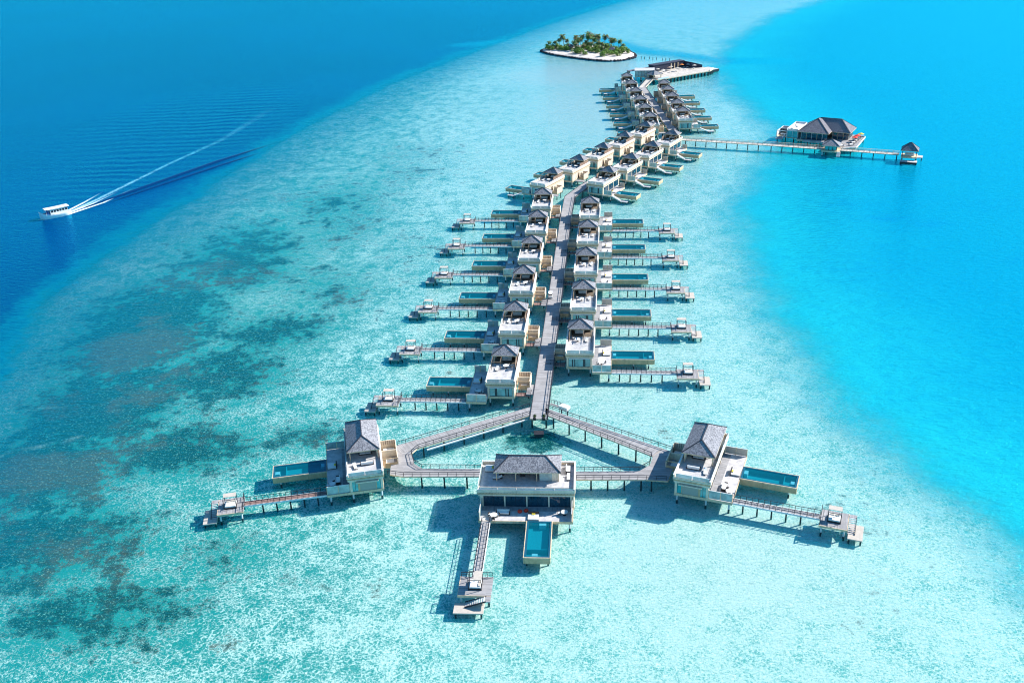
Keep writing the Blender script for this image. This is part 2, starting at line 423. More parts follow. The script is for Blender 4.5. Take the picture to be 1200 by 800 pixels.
    # privacy screens on the terrace
    for y, nm, mt in ((d0 + .12, 'front', 'frost'), (d1 - .2, 'back', 'tan' if not mir else 'frost')):
        if kind == 'C' and nm == 'front': xa = W + .6
        else: xa = W + .05 if nm == 'front' or kind in 'AF' else W + 2.0
        s = MB(); xm = (xa + D) / 2
        top = FL + (2.05 if nm == 'front' else 1.9)
        if mt == 'tan': mt = 'canopy'
        for a, c in ((xa, xm), (xm, D)):
            s.box(a + .08, c - .08, y, y + .06, FL + .12, top - .06, mt)
        scr = s.build('privacy_screen', root, mir)
        f = MB()
        for x in (xa, xm, D): f.box(x - .06, x + .06, y - .04, y + .1, FL, top, 'beam' if nm == 'front' else 'tan')
        f.box(xa + .06, xm - .06, y - .03, y + .09, top - .06, top + .02, 'white'); f.box(xm + .06, D - .06, y - .03, y + .09, top - .06, top + .02, 'white')
        f.build('frame', scr, mir)
    # pool on its own piles
    p0, p1, pU = K['p0'], K['p1'], K['pU']
    b = MB(); o_ = .3
    b.box(D + .1, pU, p0, p0 + o_, 1.2, 2.42, 'tan'); b.box(D + .1, pU, p1 - o_, p1, 1.2, 2.42, 'tan')
    b.box(D + .1, D + .1 + o_, p0 + o_, p1 - o_, 1.2, 2.42, 'tan'); b.box(pU - o_, pU, p0 + o_, p1 - o_, 1.2, 2.42, 'tan')
    b.box(D + .1, pU, p0, p1, 1.0, 1.2, 'tan')
    pl = b.build('pool', root, mir)
    b = MB(); q = .003
    b.box(D + .08, pU + .05, p0 - .05, p0 + .1, 2.2, 2.50, 'beam'); b.box(D + .08, pU + .05, p1 - .1, p1 + .05, 2.2, 2.5, 'beam'); b.box(pU - .1, pU + .05, p0 + .1, p1 - .1, 2.2, 2.5, 'beam')
    b.build('rim', pl, mir)
    b = MB()
    b.box(D + .1, pU - .1, p0 + .1, p0 + .55, 2.421, 2.47, 'pool_edge'); b.box(D + .1, pU - .1, p1 - .45, p1 - .1, 2.421, 2.47, 'pool_edge')
    b.box(D + .1, D + .5, p0 + .55, p1 - .45, 2.421, 2.47, 'pool_edge'); b.box(pU - .5, pU - .1, p0 + .55, p1 - .45, 2.421, 2.47, 'pool_edge')
    b.build('coping', pl, mir)
    b = MB(); i_ = .302
    b.box(D + .1 + i_, pU - i_, p0 + i_, p1 - i_, 1.21, 1.3, 'pool_tile')
    b.box(D + .1 + i_, pU - i_, p0 + i_, p0 + i_ + .03, 1.3, 2.4, 'pool_tile'); b.box(D + .1 + i_, pU - i_, p1 - i_ - .03, p1 - i_, 1.3, 2.4, 'pool_tile')
    b.box(D + .1 + i_, D + .1 + i_ + .03, p0 + i_ + .03, p1 - i_ - .03, 1.3, 2.4, 'pool_tile'); b.box(pU - i_ - .03, pU - i_, p0 + i_ + .03, p1 - i_ - .03, 1.3, 2.4, 'pool_tile')
    b.build('basin', pl, mir)
    mk((pU - 3.0, pU - 2.85, p0 + .34, p1 - .34, 1.3, 2.2, 'pool_tile')).build('divider', pl, mir)
    mk((pU - 1.5, pU - .55, p0 + 1.6, p0 + 2.7, 1.3, 2.28, 'white')).build('pool_step', pl, mir); mk((D + .5, D + 1.3, p1 - 2.6, p1 - 1.2, 1.3, 2.28, 'white')).build('pool_step', pl, mir)
        # only a top sheet
    b2 = MB(); z = 2.38; xa, xb, ya, yb = D + .1 + .34, pU - .34, p0 + .34, p1 - .34
    b2.add([(xa, ya, z), (xb, ya, z), (xb, yb, z), (xa, yb, z)], [(0, 1, 2, 3)], 'pool_water'); b2.build('pool_water', pl, mir)
    for x in (pU - 1.6,) + ((D + 6.,) if kind not in 'AF' else ()):
        for y in (p0 + .5, p1 - .5): pile(x, y, 1.0, root, mir, .17)
    # piles under house and terrace
    ys = [.5, L * .36, L * .68, L - .5]
    for y in ys:
        for x in (.5, W - .5): pile(x, y, 1.95, root, mir, .2)
    for y in (d0 + .5, (d0 + d1) / 2, d1 - .6): pile(D - .6, y, 2.02, root, mir, .2)
    # open-air entrance court on the boardwalk side
    e0, e1 = K['ent']; U = K['entU']
    b = MB(); th = .18; zt = 4.5
    b.box(U, -.38, e0, e1, 2.0, FL, 'beam')
    b.box(U, U + th, e0, e1, FL, zt, 'cream'); b.box(U + th, -.38, e1 - th, e1, FL, zt + .2, 'cream'); b.box(U + th, -.9, e0, e0 + th, FL, 3.3, 'tan')
    em = e0 + (e1 - e0) * .45
    b.box(U + th, -.38, em, em + th, FL, zt, 'cream')
    b.build('entrance_court', root, mir)
    b = MB()
    n = 7
    for i in range(n): x = U + .3 + i * (abs(U) - .9) / (n - 1); b.box(x, x + .12, e1 - th - .04, e1 - th - .005, zt - .9, zt + .2, 'rust')
    b.box(U, -.38, e0, e0 + .12, zt - .15, zt, 'tan')
    b.box(U + .5, -.9, em + .7, e1 - .8, FL + .002, FL + .7, 'cloth'); b.box(U + .9, -1.2, e0 + .8, em - .6, FL + .002, FL + .55, 'cloth')
    b.build('court_screen', root, mir)
    pile(U + .5, e0 + .6, 2.0, root, mir, .16, white=False); pile(U + .5, e1 - .6, 2.0, root, mir, .16, white=False)
    # little footbridge to the boardwalk
    if kind == 'B':
        U2 = -4.1 if mir else -5.6
        br = MB(); br.box(U2, -.37, .4, 2.2, 2.1, FL + .1, 'plank_red'); o = br.build('footbridge', root, mir)
        railing([(U2, .45), (-.4, .45)], FL + .1, .9, 1.3, .07, name='handrail', parent=o, mir=mir)
        railing([(U2, 2.15), (-.4, 2.15)], FL + .1, .9, 1.3, .07, name='handrail', parent=o, mir=mir)
    if kind == 'C':
        br = MB(); br.box(-4.6, -.37, 1.2, 3.2, 2.1, FL + .1, 'plank'); br.build('footbridge', root, mir)
        # stair to the swim landing
        st = MB(); n = 8
        for i in range(n): st.box(D + .15 + i * .48, D + .15 + i * .48 + .42, -.6, .8, FL - .12 - i * .2, FL - .02 - i * .2, 'white')
        st.bar((D + .1, -.66, 2.1), (D + 4., -.66, .55), .1, .3, 'white'); st.bar((D + .1, .86, 2.1), (D + 4., .86, .55), .1, .3, 'white')
        st.build('stair', root, mir)
        ld = MB(); ld.box(D + 3.9, D + 7.0, -1.0, 1.3, .45, .65, 'stone'); ld.build('swim_landing', root, mir)
        for x in (D + 4.3, D + 6.6):
            for y in (-.7, 1.0): pile(x, y, .45, root, mir, .12, white=False)
    return root

# ------------------------------------------------------------------ jetty with sun deck (kinds A and B)
def build_jetty(kind, mir):
    K = KIND[kind]; D = K['D']
    root = empty('swim_jetty')
    if kind == 'F': c = 1.7; s0, s1 = 32.6, 37.9; y0, y1 = -1.3, 4.8
    elif kind == 'A': c = 1.05; s0, s1 = 29.5, 34.8; y0, y1 = -1.9, 3.8
    else: c = -2.4; s0, s1 = 28.7, 34.3; y0, y1 = -5.6, -.3
    w = .78
    red = mir or False
    mk((D + .1, s0, c - w, c + w, FL - .2, FL, 'plank_red' if mir and kind in 'AF' else 'plank_x')).build('jetty_deck', root, mir)
    mk((D + .1, s0, c - w - .12, c - w, FL - .34, FL + .03, 'white'), (D + .1, s0, c + w, c + w + .12, FL - .34, FL + .03, 'white')).build('edge_beam', root, mir)
    for y in (c - w, c + w): railing([(D + .2, y), (s0 - .1, y)], FL, 1.0, 1.25, .07, name='railing', parent=root, mir=mir)
    n = 5
    for i in range(n): x = D + 2.2 + i * (s0 - D - 3) / n; pile(x, c, FL - .2, root, mir, .16, white=False)
    # platform
    mk((s0, s1, y0, y1, FL - .28, FL + .004, 'plank_x'), (s0 - .06, s1 + .06, y0 - .12, y0, FL - .45, FL + .02, 'beam'), (s1, s1 + .1, y0, y1, FL - .45, FL + .02, 'beam')).build('sun_platform', root, mir)
    railing([(s0 + .1, c - w - .1), (s0 + .1, y0 + .1)], FL, 1.1, 1.0, .08, name='railing', parent=root, mir=mir)
    railing([(s0 + .1, c + w + .1), (s0 + .1, y1 - .1)], FL, 1.1, 1.0, .08, name='railing', parent=root, mir=mir)
    for x in (s0 + .5, s1 - .5):
        for y in (y0 + .5, y1 - .5): pile(x, y, FL - .28, root, mir, .18)
    # landing and stair
    l0, l1 = s1 + .3, s1 + 3.1
    mk((l0, l1, y0 - .6, y1 - 1.2, .55, .8, 'canopy'), (l0, l0 + .12, y0 - .6, y1 - 1.2, .3, .55, 'beam')).build('swim_landing', root, mir)
    for x in (l0 + .3, l1 - .3):
        for y in (y0 - .2, y1 - 1.6): pile(x, y, .55, root, mir, .16, white=False)
    st = MB(); n = 9; ya = y1 - 1.0
    for i in range(n):
        y = ya - i * .42; z = FL - .05 - i * .17
        st.box(l0 - .15, l0 + 1.2, y - .3, y, z - .07, z, 'stone')
    st.bar((l0 - .2, ya + .2, FL - .05), (l0 - .2, ya - n * .42, .85), .1, .28, 'dark'); st.bar((l0 + 1.26, ya + .2, FL - .05), (l0 + 1.26, ya - n * .42, .85), .1, .28, 'dark')
    st.box(s1 + .1, l0 + 1.3, ya + .05, y1, FL - .2, FL, 'plank_x')
    st.build('stair', root, mir)
    return root
def build_cabana(kind, mir):
    root = empty('canopy_daybed')
    mk((-1.25, 1.25, -1.2, 1.2, .0, .32, 'wicker')).build('base', root, mir)
    mk((-1.12, 1.12, -1.08, 1.08, .321, .62, 'cloth')).build('mattress', root, mir)
    for x in (-1.25, 1.25):
        for y in (-1.2, 1.2): mk((x - .06, x + .06, y - .06, y + .06, 0, 2.3, 'dark')).build('post', root, mir)
    b = mk((-1.3, 1.3, -.2, 1.3, 2.33, 2.4, 'canopy')); b.box(-1.31, 1.31, -1.28, -1.18, 2.25, 2.33, 'dark'); b.box(-1.31, -1.2, -1.18, 1.3, 2.25, 2.329, 'dark'); b.box(1.2, 1.31, -1.18, 1.3, 2.25, 2.329, 'dark'); b.build('canopy', root, mir)
    mk((-.9, -.1, .55, .95, .621, .78, 'canopy'), (.1, .9, .55, .95, .621, .78, 'canopy')).build('pillow', root, mir)
    return root
def build_daybed():
    root = empty('daybed')
    mk((-1.1, 1.1, -1.0, 1.0, .12, .4, 'cloth')).build('mattress', root)
    mk((-1.15, 1.15, -1.05, 1.05, 0, .12, 'wicker')).build('base', root)
    mk((-1.15, 1.15, .85, 1.05, .12, .85, 'wicker')).build('backrest', root)
    mk((-.35, .35, .45, .8, .401, .6, 'yellow')).build('pillow', root)
    return root
def build_sofa():
    root = empty('outdoor_sofa')
    mk((-1.3, 1.3, -.45, .45, 0, .25, 'wicker')).build('base', root)
    mk((-1.22, -.02, -.42, .3, .251, .48, 'cloth')).build('seat_cushion', root); mk((.02, 1.22, -.42, .3, .251, .48, 'cloth')).build('seat_cushion', root)
    mk((-1.3, 1.3, .3, .5, .251, .85, 'cloth')).build('backrest', root)
    mk((-1.45, -1.3, -.45, .5, 0, .62, 'wicker')).build('armrest', root); mk((1.3, 1.45, -.45, .5, 0, .62, 'wicker')).build('armrest', root)
    return root
def build_table():
    root = empty('dining_table')
    b = MB(); b.cyl(0, 0, .70, .76, .75, 'cloth', 18); b.build('tabletop', root)
    b = MB(); b.cyl(0, 0, 0, .70, .08, 'dark', 8); b.cyl(0, 0, 0, .05, .35, 'dark', 12); b.build('pedestal', root)
    return root
def build_chair():
    root = empty('armchair')
    mk((-.3, .3, -.3, .3, .38, .46, 'wicker')).build('seat', root)
    mk((-.3, .3, .24, .31, .46, .9, 'wicker')).build('backrest', root)
    mk((-.27, .27, -.27, .23, .461, .53, 'cloth')).build('cushion', root)
    for x in (-.25, .25):
        for y in (-.25, .25): mk((x - .03, x + .03, y - .03, y + .03, 0, .38, 'dark')).build('leg', root)
    return root
def build_lounger():
    root = empty('sun_lounger')
    mk((-.35, .35, -1.0, 1.0, .2, .28, 'wicker')).build('frame', root)
    b = MB(); b.add([(-.33, -1, .281), (.33, -1, .281), (.33, .3, .281), (-.33, .3, .281), (-.33, -1, .38), (.33, -1, .38), (.33, .3, .38), (-.33, .3, .38), (-.33, 1.0, .72), (.33, 1.0, .72), (-.33, 1.0, .62), (.33, 1.0, .62)],
            [(0, 1, 5, 4), (4, 5, 6, 7), (7, 6, 9, 8), (8, 9, 11, 10), (10, 11, 2, 3), (3, 2, 1, 0), (0, 4, 7, 3), (3, 7, 8, 10), (1, 2, 6, 5), (2, 11, 9, 6)], 'cloth'); b.build('mattress', root)
    for x in (-.3, .3):
        for y in (-.9, .8): mk((x - .03, x + .03, y - .03, y + .03, 0, .2, 'dark')).build('leg', root)
    return root
def build_pouf():
    root = empty('bean_bag'); b = MB()
    b.cyl(0, 0, 0, .25, .42, 'red', 14, .5); b.cyl(0, 0, .25, .55, .5, 'red', 14, .3); o = b.build('cover', root, False, True)
    return root
def build_planter():
    root = empty('planter'); mk((-.35, .35, -.35, .35, 0, .6, 'dark')).build('pot', root)
    b = MB()
    rnd = random.Random(3)
    for i in range(60):
        a = rnd.uniform(0, 6.28); r = rnd.uniform(0, .4); z = .6 + rnd.uniform(0, .7); t = rnd.uniform(.1, .2)
        x, y = r * math.cos(a), r * math.sin(a); b.add([(x - t, y, z), (x + t, y + t, z), (x + t * .5, y + t, z + t), (x, y - t, z + t)], [(0, 1, 2, 3)], 'plant')
    b.build('foliage', root)
    return root

PROTO = {}
USED = set()
def place(key, builder, loc, rz, label, cat, group=None):
    if key not in PROTO:
        r = builder(); PROTO[key] = snap(r); o = r
    else: o = copy_tree(PROTO[key])
    o.location = loc; o.rotation_euler = (0, 0, rz)
    tag(o, label, cat, group)
    return o
def w2(O, ang, u, v):
    c, s = math.cos(ang), math.sin(ang)
    return (O[0] + u * c - v * s, O[1] + u * s + v * c)

ORD = ['nearest', 'second', 'third', 'fourth', 'fifth', 'sixth', 'farthest']
def item(key, builder, O, ang, u, v, z, rz, label, cat, group=None):
    x, y = w2(O, ang, u, v)
    return place(key, builder, (x, y, z), ang + rz, label, cat, group)

def villa(kind, mir, O, ang, where, group, i=0, extras=True):
    sg = -1 if mir else 1
    place('villa' + kind + str(mir), lambda: build_villa(kind, mir), (O[0], O[1], 0), ang, 'cream overwater villa with grey hip roof, ' + where.replace('villa ', ''), 'villa', group)
    K = KIND[kind]; TOP = 6.26
    rnd = random.Random(hash((round(O[0]), round(O[1]))) & 0xffff)
    def it(key, b, u, v, z, rz, lab, cat, grp): return item(key, b, O, ang, sg * u, v, z, rz, lab + where, cat, grp)
    if kind in 'ABF':
        place('jetty' + kind + str(mir), lambda: build_jetty(kind, mir), (O[0], O[1], 0), ang, 'timber jetty with sun platform, ' + where, 'jetty', 'swim jetties of the villas')
        cu, cv = {'A': (32.2, .9), 'F': (35.2, 1.7), 'B': (31.7, -2.4)}[kind]
        x, y = w2(O, ang, sg * cu, cv)
        place('cab', lambda: build_cabana(kind, False), (x, y, FL + .005), ang, 'canopied daybed on the jetty end, ' + where, 'daybed', 'canopied daybeds on the jetty platforms')
        x, y = w2(O, ang, sg * (cu - 1.9 if mir else cu + 1.9), cv - 1.2)
    DK = FL + .014
    p1 = K['p1']
    if kind in 'AF':
        F3 = 3.0 if kind == 'F' else 0.0
        it('daybed', build_daybed, F3 + 10.8, 11.3, DK, R(90) if not mir else R(-90), 'white daybed beside the pool, ', 'daybed', 'daybeds beside the pools')
        it('sofa', build_sofa, F3 + 9.6, 5.0, DK, R(90 * sg), 'white sofa on the pool terrace, ', 'sofa', 'sofas on the pool terraces')
        it('table', build_table, F3 + 10.9, 3.2, DK, 0, 'round terrace table, ', 'table', 'round tables')
        for a in (0, 2.1, 4.2): it('chair', build_chair, F3 + 10.9 + math.cos(a) * .95, 3.2 + math.sin(a) * .95, DK, a - R(90), 'dark armchair at the terrace table, ', 'armchair', 'wicker armchairs round the terrace tables')
        it('sofa', build_sofa, 3.0, 4.2, TOP, R(180), 'white sofa on open roof terrace, ', 'sofa', 'sofas on the roof terraces')
        it('lounger', build_lounger, 5.6, 3.4, TOP, R(10), 'sun lounger on roof terrace, ', 'sun lounger', 'sun loungers on the roof terraces')
        it('sofa', build_sofa, 3.2, 8.6, TOP, R(0), 'white sofa under the pavilion roof, ', 'sofa', 'sofas under the pavilions')
        it('table', build_table, 4.6, 14.4, TOP, 0, 'round table under the pavilion roof, ', 'table', 'round tables under the pavilions')
    else:
        q = p1 - 1.9
        it('daybed', build_daybed, K['D'] - 1.4, q, DK, R(90 * sg), 'white daybed beside the pool, ', 'daybed', 'daybeds beside the pools')
        it('table', build_table, 9.2, max(K['d0'], 0) + 1.7, DK, 0, 'round terrace table, ', 'table', 'round tables')
        for a in (0.4, 3.4): it('chair', build_chair, 9.2 + math.cos(a) * .95, max(K['d0'], 0) + 1.7 + math.sin(a) * .95, DK, a - R(90), 'dark armchair at the terrace table, ', 'armchair', 'wicker armchairs round the terrace tables')
        it('sofa', build_sofa, 3.0, 12.4 + rnd.uniform(-.3, .3), TOP, R(0), 'white sofa under the pavilion roof, ', 'sofa', 'sofas under the pavilions')
        it('lounger', build_lounger, 5.1, 7.6 + rnd.uniform(-.6, .6), TOP, R(-8), 'sun lounger on roof terrace, ', 'sun lounger', 'sun loungers on the roof terraces')
        it('table', build_table, 2.5 + rnd.uniform(-.4, .4), 8.2 + rnd.uniform(-1, 1), TOP, 0, 'round table on the roof terrace, ', 'table', 'round tables on the roof terraces')
        it('chair', build_chair, 1.5, 8.9, TOP, R(40), 'dark armchair on the roof terrace, ', 'armchair', 'wicker armchairs on the roof terraces')

# front trio
GV = 'large villas at the ends of the forked walkway'
villa('A', False, (33.0, 170.9), R(-22.4), 'villa at the right end of the forked walkway', GV)
villa('A', True, (-28.8, 176.5), R(9.6), 'villa at the left end of the forked walkway', GV)
# centre villa: outward = towards the camera
CA = R(-5.0)                                   # direction of its length
ang = CA - R(90)
Oc = (-7.0, 178.5)
villa('F', False, Oc, ang, 'villa at the front middle, facing the viewer', GV)
item('lounger', build_lounger, Oc, ang, 5.2, 18.3, 6.27, R(90), 'sun lounger at the right end of the roof terrace, villa at the front middle', 'sun lounger', 'sun loungers on the roof terraces')
item('sofa', build_sofa, Oc, ang, 2.2, 18.2, 6.27, R(180), 'white sofa at the right end of the roof terrace, villa at the front middle', 'sofa', 'sofas on the roof terraces')
item('daybed', build_daybed, Oc, ang, 2.0, 1.5, 6.27, R(0), 'white daybed at the left end of the roof terrace, villa at the front middle', 'daybed', 'daybeds on the roof terraces')
item('table', build_table, Oc, ang, 12.6, 17.6, FL + .014, 0, 'round table at the right end of the pool terrace, front middle villa', 'table', 'round tables')
item('chair', build_chair, Oc, ang, 12.6, 16.5, FL + .014, R(180), 'dark armchair at the right end of the pool terrace, front middle villa', 'armchair', 'wicker armchairs round the terrace tables')
for k, (u, v) in enumerate(((11.6, 9.7), (11.9, 8.4))):
    item('pouf', build_pouf, Oc, ang, u, v, FL + .014, 0, ('right-hand' if k == 0 else 'left-hand') + ' red bean bag on the terrace of the villa at the front middle', 'bean bag', 'red bean bags')
ga = R(-6.4)
def row(apexes, kind, mir, ang, where, group, apx=(3.2, 12.9)):
    n = len(apexes)
    for i, (x, y) in enumerate(apexes):
        u, v = (-apx[0] if mir else apx[0]), apx[1]
        c, s = math.cos(ang), math.sin(ang)
        O = (x - (u * c - v * s), y - (u * s + v * c))
        o = ORD[i] if i < n - 1 else 'farthest'
        villa(kind, mir, O, ang, '%s villa %s' % (o, where), group, i)
row([(-1.6, 228.5), (1.7, 257.3), (4.9, 285.9), (8.3, 313.8), (11.5, 341.4), (14.6, 369.3)], 'B', True, ga, 'in the left row with jetties', 'villas left of the straight boardwalk')
row([(18.9, 243.3), (22.1, 271.6), (25.3, 300.2), (28.3, 328.2), (31.4, 356.0)], 'B', False, ga, 'in the right row with jetties', 'villas right of the straight boardwalk')
row([(20.1, 398.6), (32.6, 418.0), (45.2, 437.4), (57.4, 456.9), (70.0, 476.4)], 'C', True, R(-32), 'in the slanting row left of the boardwalk', 'villas in the left slanting row', (3.3, 13.2))
row([(43.0, 398.1), (55.1, 417.8), (67.3, 437.6), (79.6, 457.9)], 'C', False, R(-31), 'in the slanting row right of the boardwalk', 'villas in the right slanting row', (3.0, 13.4))
row([(74.9, 496.9), (75.3, 518.2), (75.7, 539.8), (76.1, 562.2), (76.4, 585.0), (76.6, 608.3)], 'C', True, R(-4), 'in the far left column', 'villas in the far left column', (3.3, 13.2))
row([(93.0, 506.6), (93.4, 526.2), (93.8, 545.2), (94.4, 564.0), (95.0, 582.1)], 'C', False, R(-4), 'in the far right column', 'villas in the far right column', (3.2, 13.2))

# ------------------------------------------------------------------ boardwalks
WZ = 2.8
def offset_path(pts, d):
    out = []
    n = len(pts)
    for i in range(n):
        a = Vector(pts[max(i - 1, 0)]); b = Vector(pts[min(i + 1, n - 1)])
        if 0 < i < n - 1:
            d1 = (Vector(pts[i]) - a).normalized(); d2 = (b - Vector(pts[i])).normalized(); t = (d1 + d2).normalized()
            k = 1 / max(.5, t.dot(d1))
        else: t = (b - a).normalized(); k = 1
        nrm = Vector((-t.y, t.x)); out.append(tuple(Vector(pts[i]) + nrm * d * k))
    return out
def path_deck(name, pts, w, z, mat, parent, th=.3):
    """planks follow the run of each leg: every straight leg is a mesh with its own frame"""
    L = offset_path(pts, w / 2); Rr = offset_path(pts, -w / 2)
    for i in range(len(pts) - 1):
        a = Vector(pts[i]); b = Vector(pts[i + 1]); an = math.atan2(b.y - a.y, b.x - a.x)
        inv = Matrix.Rotation(-an, 2)
        q = [inv @ (Vector(p) - a) for p in (Rr[i], Rr[i + 1], L[i + 1], L[i])]
        m = MB(); m.prism([tuple(p) for p in q], z - th, z, mat, 'beam')
        o = m.build(name, parent); o.location = (a.x, a.y, 0); o.rotation_euler = (0, 0, an)
def piles_along(pts, step, off, top, parent, r=.18, start=1.5, white=False):
    k = 0
    for i in range(len(pts) - 1):
        a = Vector(pts[i]); b = Vector(pts[i + 1]); d = b - a; L = d.length; d.normalize(); nrm = Vector((-d.y, d.x))
        s = start
        while s < L:
            for o_ in off:
                p = a + d * s + nrm * o_; pile(p.x, p.y, top, parent, False, r, white=white)
            s += step
# M['plank'] has seams along local y, so legs (running along x) use plank_x seams
t = tag(empty('boardwalk', (0, 0, 0)), 'long grey timber boardwalk running away between the two rows of villas', 'boardwalk')
main = [(5.7, 203.0), (22.6, 358.0), (25.6, 381.5), (33.0, 396.5), (85.0, 482.0), (85.0, 601.0)]
path_deck('deck', main, 4.3, WZ, 'plank_x', t)
rt = offset_path(main[:3], -2.1); railing(rt, WZ, 1.0, 2.2, .09, name='railing', parent=t, mids=(.5,))
lt = offset_path(main, 2.12)
b = MB()
for p, q in zip(lt, lt[1:]): b.bar((*p, WZ + .08), (*q, WZ + .08), .16, .16, 'dark')
rr = offset_path(main, -2.18)
for p, q in zip(rr, rr[1:]): b.bar((*p, WZ + .02), (*q, WZ + .02), .16, .3, 'dark')
b.build('kerb_rail', t)
piles_along(main[:4], 8.5, (1.7, -1.7), WZ - .3, t); piles_along(main[3:], 11, (1.7,), WZ - .3, t)
# pads where the bridges of the left row meet the boardwalk
for y in (218, 246, 274, 303, 331, 359):
    x = 5.7 + (y - 203) * .109 - 3.0
    m = MB(); m.box(-1.0, 1.0, -2.6, 2.6, WZ - .3, WZ - .01, 'plank'); o = m.build('side_pad', t); o.location = (x, y, 0); o.rotation_euler = (0, 0, R(-6.4))

def ngon_deck(name, pts, parent, ang, mat='plank', z=WZ):
    c = Vector(pts[0]); inv = Matrix.Rotation(-ang, 2)
    m = MB(); m.prism([tuple(inv @ (Vector(p) - c)) for p in pts], z - .3, z, mat, 'beam')
    o = m.build(name, parent); o.location = (c.x, c.y, 0); o.rotation_euler = (0, 0, ang); return o
# left arm
t = tag(empty('walkway_arm'), 'left arm of the forked timber walkway, with dark railings', 'walkway', 'arms of the forked walkway')
ngon_deck('deck', [(3.9, 205.0), (3.9, 209.0), (-27.5, 193.3), (-26.6, 189.6), (-22.6, 191.5)], t, R(26.5), 'plank_x')
ngon_deck('deck', [(-22.65, 191.45), (-26.55, 189.55), (-27.5, 193.2), (-28.2, 189.5), (-27.9, 181.1), (-24.8, 180.0), (-7.2, 179.0), (-7.2, 182.0), (-20.9, 183.0), (-22.8, 185.1), (-23.9, 189.2)], t, R(-4), 'plank')
railing([(3.7, 208.9), (-27.3, 193.2)], WZ, 1.0, 2.0, .09, name='railing', parent=t)
railing([(3.6, 205.2), (-22.4, 191.6), (-23.8, 189.3), (-22.9, 185.1), (-21.0, 183.1), (-7.3, 182.0)], WZ, 1.0, 2.0, .09, name='railing', parent=t)
railing([(-7.4, 179.1), (-24.8, 180.2), (-28.4, 181.2)], WZ, 1.0, 2.0, .09, name='railing', parent=t)
piles_along([(3, 205.9), (-22.4, 192.7)], 5.2, (0,), WZ - .3, t); piles_along([(-10, 179.6), (-24.8, 180.7)], 5.0, (0,), WZ - .3, t, start=1)
b = MB(); b.bar((3.0, 204.5, 1.9), (-20.5, 192.2, 1.9), .28, .28, 'white'); b.build('service_pipe', t)
# right arm
t = tag(empty('walkway_arm'), 'right arm of the forked timber walkway, with dark railings', 'walkway', 'arms of the forked walkway')
ngon_deck('deck', [(7.6, 208.2), (7.6, 204.8), (30.4, 184.6), (33.2, 187.6)], t, R(-41), 'plank_x')
ngon_deck('deck', [(30.45, 184.55), (29.3, 181.1), (26.6, 178.8), (12.6, 179.6), (12.6, 176.4), (27.8, 175.3), (32.2, 174.5), (33.8, 178.5), (36.2, 185.3), (33.25, 187.55)], t, R(-4), 'plank')
railing([(7.8, 208.0), (35.4, 186.3)], WZ, 1.0, 2.0, .09, name='railing', parent=t)
railing([(7.7, 205.0), (30.2, 184.5), (29.2, 181.0), (26.6, 178.9), (12.8, 179.6)], WZ, 1.0, 2.0, .09, name='railing', parent=t)
railing([(12.8, 176.6), (27.8, 175.5), (32.0, 174.8)], WZ, 1.0, 2.0, .09, name='railing', parent=t)
piles_along([(8.2, 205.0), (30.2, 185.2)], 4.8, (0,), WZ - .3, t); piles_along([(15, 177.2), (28, 176.2), (32.0, 175.2)], 3.6, (0,), WZ - .3, t, start=1)
# junction details
for k, (x, y) in enumerate(((4.7, 202.6), (6.9, 202.5))):
    place('planter', build_planter, (x, y, WZ), 0, '%s dark planter at the fork of the boardwalk' % ('left' if k == 0 else 'right'), 'planter', 'planters at the fork')
t = tag(empty('service_platform', (12.3, 208.6, 0), R(-38)), 'small white service box on piles beside the fork of the boardwalk', 'platform')
mk((-1.2, 1.2, -.8, .8, 2.2, 3.0, 'white'), (-1.25, 1.25, -.85, .85, 2.05, 2.2, 'dark')).build('cabinet', t)
mk((-4.2, -1.25, -.5, .3, 2.2, 2.35, 'plank')).build('gangway', t); railing([(-4.2, .3), (-1.3, .3)], 2.35, 1.0, 1.0, name='railing', parent=t)
for x in (-.9, .9): pile(x, 0, 2.05, t, False, .16, white=False)
t = tag(empty('pump_raft', (5.6, 200.0, 0)), 'small black floating box below the fork of the boardwalk', 'raft')
mk((-1.1, 1.1, -.8, .8, -.2, .7, 'frame')).build('hull', t); mk((-1.2, 1.2, -.9, .9, .7, .8, 'dark')).build('cover', t)

# buggy on the boardwalk
def build_cart():
    root = empty('golf_cart')
    mk((-.6, .6, -1.15, 1.15, .25, .55, 'white'), (-.55, .55, .75, 1.15, .55, .85, 'white'), (-.55, .55, -1.1, -.5, .55, .8, 'white')).build('body', root)
    mk((-.62, .62, -1.0, .8, 1.75, 1.83, 'white')).build('roof', root)
    mk((-.5, .5, -.4, .1, .56, .75, 'wicker'), (-.5, .5, -.5, -.4, .75, 1.15, 'wicker')).build('seat', root)
    for x in (-.56, .56):
        for y in (-.9, .7): mk((x - .03, x + .03, y - .03, y + .03, .8, 1.75, 'dark')).build('post', root)
    for x in (-.55, .55):
        for y in (-.75, .75):
            b = MB(); n = 12; vs = []
            for sx in (-.08, .08): vs += [(x + sx, y + .25 * math.cos(2 * math.pi * i / n), .25 + .25 * math.sin(2 * math.pi * i / n)) for i in range(n)]
            b.add(vs, [(i, (i + 1) % n, n + (i + 1) % n, n + i) for i in range(n)] + [tuple(range(n)), tuple(range(2 * n - 1, n - 1, -1))], 'tire'); b.build('wheel', root)
    return root
place('cart', build_cart, (12.4, 277.5, WZ), R(-6), 'white golf cart parked on the straight boardwalk', 'golf cart')

